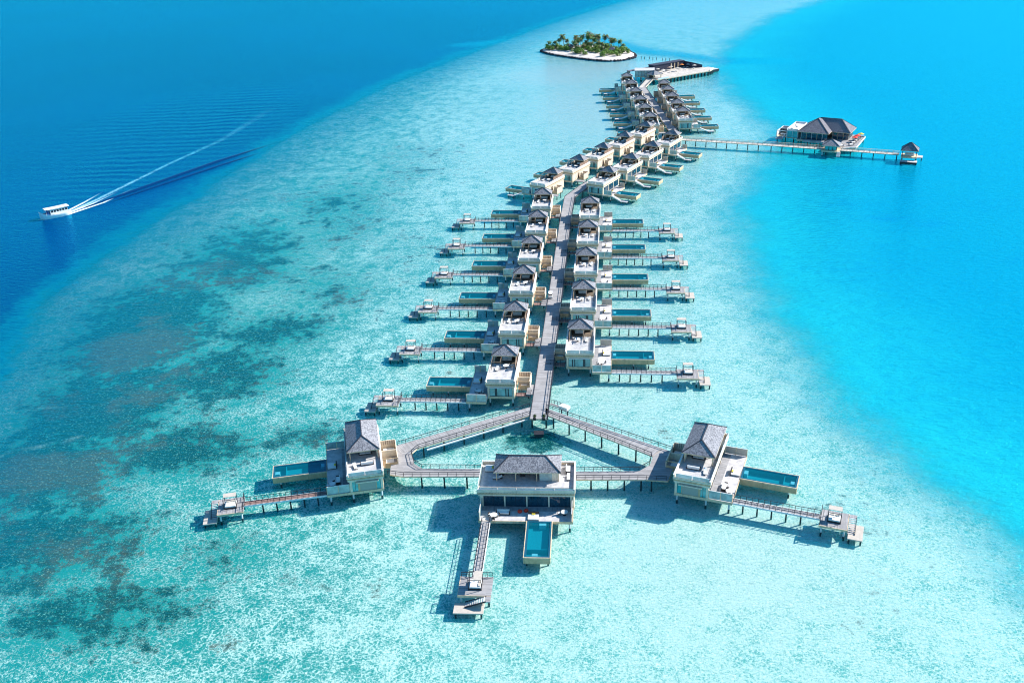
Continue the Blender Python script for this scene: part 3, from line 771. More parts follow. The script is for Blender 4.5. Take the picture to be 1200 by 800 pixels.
# ------------------------------------------------------------------ footbridge to the restaurant over the lagoon
t = tag(empty('footbridge'), 'long pale footbridge on thin piles reaching over the lagoon to the right', 'footbridge')
fb = [(86.8, 469.6), (124.5, 453.6), (152.5, 440.6), (177.0, 428.7)]
path_deck('deck', fb, 3.2, 2.6, 'plank_pale', t)
for d in (1.55, -1.55): railing(offset_path(fb, d), 2.6, 1.0, 2.4, .1, mat='beam' if d > 0 else 'dark', name='railing', parent=t)
piles_along(fb, 5.0, (0,), 2.3, t, .22)

def lagoon_restaurant():
    A = R(-31)
    root = tag(empty('lagoon_restaurant', (141.4, 462.8, 0), A), 'large lagoon restaurant under a broad dark grey hip roof, beside the footbridge', 'restaurant')
    mk((-.5, 22.6, -.8, 18.2, 2.0, 2.4, 'plank'), (-.6, 22.7, -1.0, -.8, 1.7, 2.45, 'beam')).build('floor_deck', root)
    b = MB(); r = hip_roof(b, -.6, 14.2, -.8, 18.4, 6.2, 11.2, 8.6, 'roof_dark')
    rf = b.build('roof', root); ridge_caps(r, rf, False, .3)
    b = MB(); r = hip_roof(b, 1.2, 22.9, 5.2, 18.1, 6.0, 10.95, 6.0, 'roof_dark', axis='x')
    rf = b.build('roof', root); ridge_caps(r, rf, False, .3)
    b = mk((1, 13, 16.8, 17, 2.402, 5.95, 'charcoal'), (13, 21.5, 16.5, 16.7, 2.402, 5.75, 'charcoal'), (6, 6.2, 2.5, 16.8, 2.402, 5.95, 'charcoal')); b.build('wall', root)
    for k in range(5):
        x = 1.0 + k * 2.5; w = mk((x + .1, x + 2.3, .5, .56, 2.5, 5.7, 'glass_dark')).build('window', root)
        mk((x - .05, x + .1, .42, .62, 2.402, 5.95, 'beam' if k % 2 else 'white'), (x + .1, x + 2.3, .44, .6, 5.7, 5.9, 'frame')).build('frame', w)
    for k in range(3):
        x = 14.2 + k * 2.6; w = mk((x + .1, x + 2.4, 6.6, 6.66, 2.5, 5.6, 'glass_dark')).build('window', root)
        mk((x - .05, x + .1, 6.5, 6.75, 2.402, 5.75, 'beam')).build('frame', w)
    for k in range(4):
        y = 7.5 + k * 2.5; w = mk((21.6, 21.66, y + .1, y + 2.3, 2.5, 5.6, 'glass_dark')).build('window', root)
        mk((21.5, 21.75, y - .05, y + .1, 2.402, 5.75, 'beam')).build('frame', w)
    # white annex with roof terrace
    b = mk((-6.2, -.9, 1.5, 17.5, 2.0, 2.3, 'beam'), (-6.2, -6.0, 1.5, 17.5, 2.3, 5.6, 'white'), (-1.1, -.9, 1.5, 17.5, 2.3, 5.6, 'white'), (-6.0, -1.1, 17.3, 17.5, 2.3, 5.6, 'white'), (-6.3, -.8, 1.4, 17.6, 5.6, 5.9, 'white'))
    for (x0, x1, y0, y1) in ((-6.3, -6.1, 1.4, 17.6), (-1.0, -.8, 1.4, 17.6), (-6.1, -1.0, 17.4, 17.6)): b.box(x0, x1, y0, y1, 5.902, 6.7, 'white')
    b.build('annex', root)
    w = mk((-5.9, -1.2, 1.6, 1.66, 2.4, 5.5, 'glass_teal')).build('window', root); mk((-3.6, -3.5, 1.5, 1.7, 2.4, 5.5, 'white'), (-6.0, -1.1, 1.5, 1.7, 5.5, 5.6, 'white')).build('frame', w)
    mk((-6.0, -1.1, 1.45, 1.5, 5.902, 6.7, 'rail_glass')).build('glass_balustrade', root)
    b = mk((-11.5, -6.3, 2.5, 14, 2.0, 2.3, 'beam'), (-11.5, -11.3, 2.5, 14, 2.3, 4.9, 'white'), (-11.3, -6.31, 13.8, 14, 2.3, 4.9, 'white'))
    for x in (-11.5, -6.6):
        for y in (2.5, 8): b.box(x, x + .25, y, y + .25, 2.3, 5.0, 'white')
    b.box(-11.5, -6.35, 2.4, 2.6, 4.9, 5.2, 'white'); b.box(-11.5, -6.35, 8, 8.2, 4.9, 5.1, 'white'); b.box(-11.0, -7.0, 8.3, 13.6, 4.6, 4.8, 'charcoal')
    b.build('pergola', root)
    mk((-10.5, -7.2, -2.6, 2.5, 2.0, 2.3, 'plank')).build('gangway', root); railing([(-7.2, -2.6), (-7.2, 2.4)], 2.3, 1.0, 1.2, mat='white', name='railing', parent=root)
    # right hand open deck
    ngon = MB(); ngon.prism([(14.5, -9.5), (22.5, -11.2), (28.6, -6.5), (28.0, 15.5), (22.8, 16.5), (22.8, -.9), (14.5, -.9)], 2.0, 2.38, 'plank', 'beam'); ngon.build('open_deck', root)
    b = MB(); pts = [(22.5, -11.1), (28.5, -6.5), (27.9, 15.4), (23.0, 16.3)]
    for p, q in zip(pts, pts[1:]): b.bar((*p, 2.6), (*q, 2.6), .3, .45, 'white')
    b.build('low_wall', root)
    mk((3, 13, -3.2, -1.0, 2.0, 2.9, 'plank')).build('front_step', root)
    for x in (0, 4.5, 9, 13.5, 18, 22):
        for y in (0, 6, 12, 17.5): pile(x, y, 2.0, root, False, .22, white=False)
    for x, y in ((-11, 3), (-7, 3), (-11, 13), (-3, 3), (-3, 16), (27.5, -5.5), (27, 4), (27.4, 14), (22.5, -10), (16, -8.6)): pile(x, y, 2.0, root, False, .22, white=False)
    return A
A = lagoon_restaurant()
LR = (141.4, 462.8)
rnd = random.Random(5)
for k, (u, v) in enumerate(((16.5, -6), (19, -8), (21.5, -6.5), (19, -3.5), (25.4, -3), (25.4, 1.5), (25.4, 6), (25.6, 10.5), (24.6, 13.6))):
    item('table', build_table, LR, A, u, v, 2.39, 0, 'round white table on the open deck right of the lagoon restaurant roof', 'table', 'tables on the lagoon restaurant deck')
    for a in (.5, 3.6): item('chair', build_chair, LR, A, u + math.cos(a), v + math.sin(a), 2.39, a - R(90), 'dark armchair at a white table on the lagoon restaurant deck', 'armchair', 'armchairs on the lagoon restaurant deck')
def umbrella(col):
    def f():
        root = empty('parasol'); b = MB(); n = 8
        vs = [(1.5 * math.cos(2 * math.pi * i / n), 1.5 * math.sin(2 * math.pi * i / n), 2.2) for i in range(n)] + [(0, 0, 2.8)]
        b.add(vs, [(i, (i + 1) % n, n) for i in range(n)], col)
        vs2 = [(x, y, z - .04) for x, y, z in vs]; b.add(vs2, [((i + 1) % n, i, n) for i in range(n)], col); b.build('canopy', root)
        b = MB(); b.cyl(0, 0, 0, 2.78, .04, 'dark', 8); b.build('pole', root); return root
    return f
item('pred', umbrella('red'), LR, A, 25.2, 4.5, 2.39, 0, 'red parasol nearest the restaurant roof on the lagoon restaurant deck', 'parasol', 'parasols on the lagoon restaurant deck')
item('pred', umbrella('red'), LR, A, 25.6, 8.2, 2.39, 0, 'red parasol farther back on the lagoon restaurant deck', 'parasol', 'parasols on the lagoon restaurant deck')
item('pyel', umbrella('yellow'), LR, A, 26.4, 12.0, 2.39, 0, 'yellow parasol at the back of the lagoon restaurant deck', 'parasol', 'parasols on the lagoon restaurant deck')
item('plantA', build_planter, LR, A, 16.2, -3.2, 2.39, 0, 'leafy planter between the small hip roof and the lagoon restaurant', 'planter', 'planters on the lagoon restaurant deck')
item('plantA', build_planter, LR, A, 18.6, -1.8, 2.39, 1, 'leafy planter at the right front corner of the lagoon restaurant', 'planter', 'planters on the lagoon restaurant deck')
for k in range(3): item('lounger', build_lounger, LR, A, -4.9 + 1.5 * (k % 2), 6 + k * 3.4, 5.91, R(20), 'sun lounger on the white annex roof, %s from the front' % ORD[k].replace('nearest', 'first'), 'sun lounger', 'sun loungers on the annex roof')
item('sofa', build_sofa, LR, A, -9, 5.5, 2.31, 0, 'white sofa under the open frame left of the lagoon restaurant', 'sofa')

t = tag(empty('kiosk', (150.4, 441.0, 0), R(-24.5)), 'small hip-roofed reception pavilion on the footbridge in front of the lagoon restaurant', 'kiosk')
mk((-4, 4, -3.6, 3.4, 2.0, 2.62, 'beam')).build('floor_deck', t)
mk((-2.7, -2.5, -2.3, 2.6, 2.622, 4.9, 'beam'), (2.5, 2.7, -2.3, 2.6, 2.622, 4.9, 'beam'), (-2.5, 2.5, 2.4, 2.6, 2.622, 4.9, 'white')).build('wall', t)
for x in (-2.4, -.7, 1.0):
    w = mk((x, x + 1.4, -2.25, -2.2, 2.7, 4.7, 'glass_teal')).build('window', t); mk((x + 1.4, x + 1.68, -2.32, -2.12, 2.63, 4.9, 'frame'), (x, x + 1.4, -2.3, -2.14, 4.7, 4.85, 'frame')).build('frame', w)
b = MB(); r = hip_roof(b, -4, 4, -3.8, 3.8, 5.0, 7.4, 3.8, 'roof'); rf = b.build('roof', t); ridge_caps(r, rf, False, .2)
st = MB()
for i in range(7): st.box(3.0, 4.6, -3.9 - i * .4, -3.55 - i * .4, 2.45 - i * .24, 2.55 - i * .24, 'white')
st.build('stair', t)
for x in (-3.5, 3.5):
    for y in (-3.1, 3): pile(x, y, 2.0, t, False, .2)
t = tag(empty('end_pavilion', (180.6, 425.8, 0), R(-24)), 'dark hip-roofed boat landing pavilion at the far right end of the footbridge', 'pavilion')
mk((-3.4, 3.4, -3.2, 3.2, 2.0, 2.6, 'beam')).build('floor_deck', t)
for x in (-2.9, 2.9):
    for y in (-2.7, 2.7): mk((x - .12, x + .12, y - .12, y + .12, 2.6, 5.3, 'frame')).build('post', t); pile(x, y, 2.0, t, False, .2, white=False)
mk((-2.0, 2.0, -.6, .6, 2.602, 3.3, 'white'), (-2.0, 2.0, .6, .8, 3.3, 3.9, 'white')).build('bench', t)
b = MB(); r = hip_roof(b, -3.7, 3.7, -3.5, 3.5, 5.4, 8.4, 3.3, 'roof_dark', axis='x'); rf = b.build('roof', t); ridge_caps(r, rf, False, .25)
mk((-3.4, 3.6, -6.6, -3.3, .9, 1.2, 'stone'), (-3.4, 3.6, -6.7, -6.6, .2, 1.2, 'dark')).build('boat_landing', t)
mk((3.45, 5.6, -1.5, 2.2, 1.9, 2.3, 'stone')).build('side_deck', t)
for x in (-3, 3.2): pile(x, -6.2, .9, t, False, .2, white=False)
pile(5.2, 1.8, 1.9, t, False, .18, white=False)

# ------------------------------------------------------------------ far restaurant with pale deck
FA = R(33); FO = (101.4, 625.4)
t = tag(empty('far_restaurant', (*FO, 0), FA), 'far restaurant platform with broad pale deck and charcoal building behind', 'restaurant')
m = MB(); m.prism([(-4, 0), (41, 0), (47.5, 3.5), (47.5, 16), (44, 22.5), (-4, 22.5)], 2.1, 2.6, 'plank_pale', 'beam'); m.build('deck', t)
mk((12.0, 39.0, 22.6, 27.5, 2.6, 6.6, 'charcoal'), (11.6, 39.3, 22.3, 27.8, 6.6, 6.85, 'charcoal')).build('main_hall', t)
b = MB(); b.add([(39.4, 16.5, 2.6), (46, 12.5, 2.6), (46, 17.5, 2.6), (39.4, 27.5, 2.6), (39.4, 16.5, 6.4), (46, 12.5, 4.4), (46, 17.5, 4.4), (39.4, 27.5, 6.4)], [(0, 1, 5, 4), (1, 2, 6, 5), (2, 3, 7, 6), (3, 0, 4, 7), (4, 5, 6, 7)], 'charcoal'); b.build('side_wing', t)
for x in (27, 30.0, 33.0): mk((x, x + .6, 22.2, 22.5, 2.6, 6.2, 'beam')).build('pillar', t)
mk((2, 11.8, 22.0, 27.5, 2.6, 4.6, 'blind'), (-6, 12.2, 24.6, 28.2, 4.8, 5.1, 'thatch'), (-6, -5.7, 25, 28, 2.3, 4.8, 'rust')).build('low_wing', t)
mk((47.55, 54, 5, 15, 1.3, 1.7, 'stone'), (47.55, 54, 4.8, 5, .2, 1.7, 'dark'), (54, 54.2, 5, 15, .2, 1.7, 'dark')).build('boat_dock', t)
for k in range(14): pile(1.5 + k * 2.95, .4, 2.1, t, False, .55, white=False)
for k in range(5): pile(42.5 + k * 1.2, 1.2 + k * .6, 2.1, t, False, .4, white=False)
for x, y in ((48, 6), (53.5, 6), (53.5, 14), (0, 12), (0, 21)): pile(x, y, 1.3, t, False, .4, white=False)
b = MB()
for (x0, y0, x1, y1) in ((-3.8, .1, 5, .1), (41, .1, 47.3, 3.6)): b.bar((x0, y0, 3.1), (x1, y1, 3.1), .12, .9, 'white')
b.build('parapet', t)
for k in range(12):
    u, v = 5 + (k % 6) * 6.4 + rnd.uniform(-1, 1), 13 + (k // 6) * 5.5 + rnd.uniform(-1, 1)
    if u < 11 and v > 17: continue
    item('table', build_table, FO, FA, u, v, 2.61, 0, 'round white table on the pale deck of the far restaurant', 'table', 'tables on the far restaurant deck')
    if k % 2: item('pbeige' , umbrella('canopy'), FO, FA, u + 1.2, v + .6, 2.61, 0, 'sand-coloured parasol on the pale deck of the far restaurant', 'parasol', 'parasols on the far restaurant deck')
item('pbrown', umbrella('rust'), FO, FA, 6.5, 15.5, 2.61, 0, 'brown parasol at the left end of the far restaurant deck', 'parasol', 'brown parasols')
item('pbrown', umbrella('rust'), FO, FA, 22.0, 18.5, 2.61, 0, 'brown parasol before the charcoal hall of the far restaurant', 'parasol', 'brown parasols')
item('porange', umbrella('orange'), FO, FA, 35.0, 20.5, 2.61, 0, 'orange parasol at the right end of the charcoal hall', 'parasol')
t = tag(empty('glass_pavilion', (85.3, 636.7, 0), R(-8)), 'flat-roofed teal glass pavilion on piles left of the far restaurant', 'pavilion')
mk((0, 12, 0, 9, 2.2, 2.7, 'beam')).build('floor_deck', t)
for k in range(6):
    w = mk((k * 2 + .1, k * 2 + 1.9, .0, .08, 2.75, 6.1, 'frost')).build('window', t); mk((k * 2 - .08, k * 2 + .08, -.06, .14, 2.7, 6.2, 'frame')).build('frame', w)
mk((0, .1, .1, 9, 2.7, 6.2, 'frost'), (11.9, 12, .1, 9, 2.7, 6.2, 'cream')).build('wall', t)
mk((-.4, 12.4, -.4, 9.4, 6.2, 6.5, 'terrace')).build('roof', t)
for x in (.5, 4, 8, 11.5): pile(x, .5, 2.2, t, False, .4)
t = tag(empty('entrance_pavilion', (96.5, 629.5, 0), R(33)), 'small grey hip-roofed pavilion where the ramp meets the far restaurant', 'pavilion')
mk((-4, 4.5, -4, 3.9, 2.2, 2.75, 'plank')).build('floor_deck', t)
for x in (-3, 3):
    for y in (-3, 3): mk((x - .2, x + .2, y - .2, y + .2, 2.75, 5.2, 'beam')).build('post', t); pile(x, y, 2.2, t, False, .3, white=False)
mk((-2, 2, 1.5, 2.5, 2.76, 4.2, 'wicker')).build('counter', t)
b = MB(); r = hip_roof(b, -4, 4, -4, 4, 5.3, 7.6, 4, 'roof'); rf = b.build('roof', t); ridge_caps(r, rf, False, .25)
t = tag(empty('ramp'), 'pale grey ramp leading up from the boardwalk end to the far restaurant', 'ramp')
path_deck('deck', [(85.2, 600.5), (93.5, 626.0)], 4.2, WZ + .03, 'plank_pale', t); 
for d in (2.05, -2.05): railing(offset_path([(85.2, 602.0), (93.5, 626.0)], d), WZ, 1.0, 2.5, .15, mat='dark', name='railing', parent=t)
piles_along([(85.2, 600.5), (93.5, 626.0)], 8, (0,), WZ - .3, t)

# ------------------------------------------------------------------ sea bed and water
def water_grid():
    xs = [0.0]
    def grow(a, step, lim, g=1.06, free=330):
        out = []; x = a; s = step
        while x < lim:
            x += s
            if x > free: s *= g
            out.append(x)
        return out
    r = grow(0, 4, 9000, 1.09); xs = [-x for x in reversed(r)] + [0.0] + r
    ys = [-x for x in reversed(grow(0, 12, 4000, 1.3, 60))] + [0.0] + grow(0, 4, 9500, 1.05, 720)
    return np.array(xs), np.array(ys)
DEEP = np.array([(-150, -4000), (-138, 120), (-142, 240), (-145, 259), (-152, 299), (-146, 357), (-133, 431), (-112, 533), (-78, 653), (-25, 774), (42, 923), (131, 1089), (900, 2400), (6000, 9500)], float)
LAG = np.array([(500, -4000), (130, 90), (92, 140), (86, 164), (78, 193), (74, 226), (73, 271), (78, 323), (87, 372), (104, 420), (130, 462), (134, 507), (133, 586), (138, 672), (174, 778), (242, 915), (321, 1026), (800, 1500), (6500, 9500)], float)
XS, YS = water_grid()
GX, GY = np.meshgrid(XS, YS)
def side(poly):
    fx = np.interp(GY, poly[:, 1], poly[:, 0]); sl = np.gradient(np.interp(YS, poly[:, 1], poly[:, 0]), YS)
    return (GX - fx) / np.sqrt(1 + sl[:, None] ** 2)
S_DEEP = side(DEEP)            # >0 on the reef
S_LAG = side(LAG)              # >0 in the lagoon
def blob(pts):
    a = np.zeros_like(GX)
    for x, y, rx, ry, w in pts: a = np.maximum(a, w * np.exp(-(((GX - x) / rx) ** 2 + ((GY - y) / ry) ** 2)))
    return a
def line(pts, w):
    d = np.full_like(GX, 1e9)
    for (x0, y0), (x1, y1) in zip(pts, pts[1:]):
        L2 = (x1 - x0) ** 2 + (y1 - y0) ** 2; t = np.clip(((GX - x0) * (x1 - x0) + (GY - y0) * (y1 - y0)) / L2, 0, 1)
        d = np.minimum(d, np.hypot(GX - x0 - t * (x1 - x0), GY - y0 - t * (y1 - y0)))
    return np.exp(-(d / w) ** 2)
CORAL = blob([(-112, 275, 26, 45, 1), (-108, 225, 22, 30, 1), (-82, 240, 22, 22, .75), (-112, 195, 24, 22, 1), (-80, 200, 22, 15, .8), (-98, 165, 24, 18, .85), (-80, 143, 22, 12, .7), (-60, 160, 16, 12, .45),
              (-72, 265, 22, 18, .7), (-100, 330, 30, 50, .7), (-62, 300, 25, 30, .4), (-70, 385, 28, 50, .45), (4, 199, 8, 4.5, 1.1), (9, 196, 5, 3, .9), (-1, 196, 4, 3, .7), (-50, 205, 14, 10, .5), (-40, 150, 14, 6, .35), (-35, 330, 20, 60, .25), (-40, 450, 30, 60, .3), (40, 200, 12, 6, .2), (66, 166, 14, 16, .3), (60, 140, 10, 8, .25)])
BROWN = blob([(-110, 320, 18, 30, .7), (-111, 254, 16, 26, 1), (-107, 195, 18, 16, 1), (-92, 160, 20, 14, .9), (-70, 205, 10, 8, .6)])
PALE = np.maximum(blob([(45, 150, 60, 40, .8), (30, 230, 45, 60, .6), (50, 560, 60, 110, 1.0), (40, 670, 50, 50, 1.3), (80, 690, 45, 25, 1.4), (0, 480, 50, 120, .6), (100, 520, 30, 60, .8)]), .7 * line([(-124, 224.5), (-110, 225.8), (-99, 226), (-88, 226.6), (-76, 225.8)], 2.2))
PALE = np.maximum(PALE, .75 * line([(-126, 200), (-118, 203.5), (-108, 207.5)], 2.2))
CHAN = np.maximum(.8 * line([(79, 818), (109, 750), (137, 722), (156, 696), (190, 690)], 17), .42 * line([(-30, 815), (2, 825), (37, 840), (79, 826)], 20))
GRADE = blob([(60, 150, 110, 90, .35)])
BEYOND = blob([(110, 940, 130, 110, .8), (240, 1050, 150, 120, .9)])
KEL = blob([(-185, 470, 22, 70, 1), (-160, 560, 30, 90, 1), (-200, 560, 40, 80, .6)]) * (S_DEEP < 5)
ROUGH = np.clip(1.0 - (GX + 60) / 130, .38, 1.0)
PATCH = blob([(142, 348, 9, 4, 1), (156, 341, 8, 4, .9), (132, 369, 7, 4, .5), (172, 300, 12, 6, .5), (190, 360, 20, 8, .35), (120, 300, 14, 8, .3)])
def sheet(name, Z, attrs, mat):
    ny, nx = GX.shape
    co = np.stack([GX, GY, Z], -1).reshape(-1, 3)
    i = np.arange(ny * nx).reshape(ny, nx)
    q = np.stack([i[:-1, :-1], i[:-1, 1:], i[1:, 1:], i[1:, :-1]], -1).reshape(-1, 4)
    me = bpy.data.meshes.new(name)
    me.vertices.add(len(co)); me.vertices.foreach_set('co', co.ravel().astype(np.float32))
    me.loops.add(q.size); me.loops.foreach_set('vertex_index', q.ravel().astype(np.int32))
    me.polygons.add(len(q)); me.polygons.foreach_set('loop_start', np.arange(0, q.size, 4, dtype=np.int32))
    me.polygons.foreach_set('use_smooth', np.ones(len(q), bool))
    me.update(calc_edges=True); me.validate()
    for k, v in attrs.items():
        a = me.attributes.new(k, 'FLOAT', 'POINT'); a.data.foreach_set('value', v.reshape(-1).astype(np.float32))
    me.materials.append(mat)
    o = bpy.data.objects.new(name, me); COL.objects.link(o); o['kind'] = 'structure'
    return o

def bed_mat():
    m, nt = new_mat('coral_sand_bed'); h = N(nt)
    geo = h.n('ShaderNodeNewGeometry'); P = geo.outputs['Position']
    wob = h.vmath('SCALE', h.vmath('SUBTRACT', h.noise(P, .5, 2, .5, 1), (.5, .5, .5)), 1.0)
    Pd = h.vmath('ADD', P, wob)
    nf = h.noise(Pd, 2.1, 5, .8)
    nm = h.noise(Pd, .13, 6, .62)
    nl = h.noise(P, .028, 4, .6)
    nx = h.noise(h.vmath('ADD', Pd, (300, 50, 0)), .5, 6, .75)
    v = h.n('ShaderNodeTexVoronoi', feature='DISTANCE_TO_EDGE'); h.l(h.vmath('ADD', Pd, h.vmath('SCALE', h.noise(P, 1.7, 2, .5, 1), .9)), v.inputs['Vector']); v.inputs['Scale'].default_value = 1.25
    ca = h.mr(v.outputs[0], 0, .16, 1, 0)  # bright caustic web, light put into the bed tone
    rough = h.attr('rough'); coral = h.attr('coral'); pale = h.attr('pale'); brown = h.attr('brown'); bey = h.attr('beyond')
    # sand and rubble mottle, mostly caustic sunlight painted into the colour
    t = h.math('ADD', h.math('MULTIPLY', nf, .62), h.math('MULTIPLY', nx, .38))
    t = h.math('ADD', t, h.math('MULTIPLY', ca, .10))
    t = h.math('ADD', t, h.math('MULTIPLY', h.math('SUBTRACT', nm, .5), .35))
    t = h.math('ADD', t, h.math('MULTIPLY', pale, .10))
    t = h.math('ADD', t, h.math('MULTIPLY', h.math('SUBTRACT', .75, rough), .15))
    t = h.math('SUBTRACT', t, h.math('MULTIPLY', coral, .055))
    f = h.mr(t, .45, .64)
    sand = h.mix(f, (.02, .25, .225), (.72, .77, .72))
    lowc = h.mix(h.mr(t, .50, .66), (.14, .38, .35), (.54, .62, .58))
    lowc = h.mix(h.mr(nf, .54, .64), lowc, (.84, .86, .82)); lowc = h.mix(h.mr(h.noise(h.vmath('ADD', Pd, (70, 90, 0)), 1.3, 5, .8), .58, .66, 0, .75), lowc, (.10, .36, .32))  # white flecks are caustic light painted into the bed colour
    sand = h.mix(h.mr(rough, .38, .95), lowc, sand)
    sand = h.mix(h.math('MULTIPLY', h.mr(pale, .5, 1.2), .7), sand, (.62, .60, .56))
    # scattered coral heads and broad reef
    c = h.math('ADD', h.math('MULTIPLY', nm, .38), h.math('MULTIPLY', nx, .32)); c = h.math('ADD', c, h.math('MULTIPLY', nf, .30))
    c = h.math('ADD', c, h.math('MULTIPLY', coral, .22))
    c = h.math('ADD', c, h.math('MULTIPLY', h.math('SUBTRACT', nl, .5), .15))
    cm = h.mr(c, .575, .635)
    bf = h.mr(h.math('ADD', h.math('ADD', nl, h.math('MULTIPLY', brown, .22)), h.math('MULTIPLY', nx, .35)), .74, .88)
    cc = h.mix(bf, (.006, .045, .040), (.07, .058, .032))
    cc = h.mix(h.mr(nf, .545, .65), cc, h.mix(bf, (.20, .48, .41), (.36, .38, .28)))
    col = h.mix(h.math('MULTIPLY', cm, h.mr(pale, .4, 1.0, 1, .1)), sand, cc)
    col = h.mix(h.math('MULTIPLY', bey, .65), col, h.mix(h.mr(nx, .35, .65), (.34, .48, .52), (.60, .66, .66)))
    b = h.n('ShaderNodeBsdfDiffuse'); h.l(col, b.inputs[0])
    bp = h.n('ShaderNodeBump'); bp.inputs['Strength'].default_value = .5; bp.inputs['Distance'].default_value = .35
    h.l(h.noise(P, 1.7, 3, .7), bp.inputs['Height']); h.l(bp.outputs[0], b.inputs['Normal'])
    o = h.n('ShaderNodeOutputMaterial'); h.l(b.outputs[0], o.inputs[0])
    return m

def sea_mat():
    m, nt = new_mat('sea_water'); h = N(nt)
    geo = h.n('ShaderNodeNewGeometry'); P = geo.outputs['Position']
    sd = h.attr('sdeep'); sl = h.attr('slag'); ch = h.attr('chan'); kel = h.attr('kel'); pat = h.attr('patch'); bey = h.attr('beyond')
    n1 = h.noise(P, .035, 4, .6); n2 = h.noise(P, .22, 4, .65)
    wob = h.math('ADD', h.math('MULTIPLY', h.math('SUBTRACT', n1, .5), 26), h.math('MULTIPLY', h.math('SUBTRACT', n2, .5), 20))
    sdw = h.math('ADD', sd, wob)
    wob2 = h.math('ADD', h.math('MULTIPLY', h.math('SUBTRACT', n1, .5), 22), h.math('MULTIPLY', h.math('SUBTRACT', n2, .5), 12))
    slw = h.math('ADD', sl, wob2)
    od = h.math('MULTIPLY', h.mr(sdw, -5, 5, .98, .60), h.math('ADD', h.math('POWER', h.mr(sdw, 0, 75, 1.0, .0, False), 1.9), .125, clamp=True))
    ol = h.mr(slw, -12, 20, 0.08, .96)
    oc = h.math('MULTIPLY', h.mr(h.math('ADD', ch, h.math('MULTIPLY', h.math('SUBTRACT', n1, .5), .5)), .1, .95), .7)
    op = h.math('MAXIMUM', h.math('MAXIMUM', od, ol), oc)
    op = h.math('MAXIMUM', op, h.math('MULTIPLY', bey, .12), clamp=True)
    # colour of the water body
    n3 = h.noise(P, .006, 3, .5)
    sy = h.n('ShaderNodeSeparateXYZ'); h.l(P, sy.inputs[0])
    deep = h.mix(h.mr(n3, .35, .7), (.0, .034, .135), (.0, .048, .18))
    teal = (.0, .16, .24)
    cold = h.mix(h.mr(sdw, -16, 2), deep, teal); cold = h.mix(h.mr(sdw, 15, 60), cold, (.0, .36, .44))
    lag = h.mix(h.mr(slw, 0, 75), (.01, .45, .51), (.0, .275, .43))
    lag = h.mix(h.mr(n2, .42, .68, 0, .22), lag, (.0, .22, .40)); lag = h.mix(h.mr(h.noise(P, .011, 4, .6), .45, .7, 0, .3), lag, (.0, .26, .46))
    lag = h.mix(h.math('MULTIPLY', h.math('MULTIPLY', pat, .8), h.mr(n2, .35, .6, .35, 1.0)), lag, (.0, .22, .45))
    body = h.mix(h.mr(sl, -30, -5), cold, lag)
    body = h.mix(h.mr(ch, .15, .7), body, (.0, .33, .48))
    # waves
    mp = h.n('ShaderNodeMapping'); mp.inputs['Rotation'].default_value = (0, 0, R(20)); mp.inputs['Scale'].default_value = (1, 2.2, 1); h.l(P, mp.inputs[0])
    w1 = h.noise(mp.outputs[0], .35, 4, .62); w2_ = h.noise(mp.outputs[0], 1.5, 3, .6)
    wt = h.n('ShaderNodeTexWave', wave_type='BANDS', bands_direction='Y', wave_profile='SIN'); h.l(h.vmath('ADD', P, h.vmath('SCALE', h.noise(P, .03, 2, .5, 1), 14)), wt.inputs[0])
    wt.inputs['Scale'].default_value = .034; wt.inputs['Distortion'].default_value = 2.2; wt.inputs['Detail'].default_value = 2; wt.inputs['Detail Scale'].default_value = 1.5
    hgt = h.math('ADD', h.math('MULTIPLY', w1, .55), h.math('MULTIPLY', w2_, .14))
    hgt = h.math('ADD', hgt, h.math('MULTIPLY', h.math('MULTIPLY', wt.outputs[1], kel), .48))
    bp = h.n('ShaderNodeBump'); bp.inputs['Strength'].default_value = .8; bp.inputs['Distance'].default_value = .9; h.l(hgt, bp.inputs['Height'])
    tr = h.n('ShaderNodeBsdfTransparent'); tr.inputs[0].default_value = (.865, .99, .972, 1)
    df = h.n('ShaderNodeBsdfDiffuse'); h.l(body, df.inputs[0]); h.l(bp.outputs[0], df.inputs['Normal'])
    mx = h.n('ShaderNodeMixShader'); h.l(op, mx.inputs[0]); h.l(tr.outputs[0], mx.inputs[1]); h.l(df.outputs[0], mx.inputs[2])
    g = h.n('ShaderNodeBsdfGlossy'); g.inputs['Roughness'].default_value = .16; g.inputs[0].default_value = (.05, .74, 1, 1); h.l(bp.outputs[0], g.inputs['Normal'])
    dt = h.n('ShaderNodeVectorMath', operation='DOT_PRODUCT'); h.l(bp.outputs[0], dt.inputs[0]); h.l(geo.outputs['Incoming'], dt.inputs[1])
    ic = h.math('SUBTRACT', 1.0, h.math('ABSOLUTE', dt.outputs['Value']), clamp=True)
    sch = h.math('ADD', .015, h.math('MULTIPLY', h.math('POWER', ic, 3.9), 1.0))
    mg = h.n('ShaderNodeMixShader'); h.l(sch, mg.inputs[0]); h.l(mx.outputs[0], mg.inputs[1]); h.l(g.outputs[0], mg.inputs[2])
    o = h.n('ShaderNodeOutputMaterial'); h.l(mg.outputs[0], o.inputs[0])
    return m
def sstep(a, b, x): t = np.clip((x - a) / (b - a), 0, 1); return t * t * (3 - 2 * t)
BEDZ = -.6 - 5 * sstep(0, 60, S_LAG) - 22 * sstep(5, -40, S_DEEP)
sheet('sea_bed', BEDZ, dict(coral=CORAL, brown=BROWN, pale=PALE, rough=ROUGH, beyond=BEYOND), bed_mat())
SEA = sea_mat()
sheet('sea', np.zeros_like(GX), dict(sdeep=S_DEEP, slag=S_LAG, chan=CHAN, kel=KEL, patch=PATCH, beyond=BEYOND), SEA)

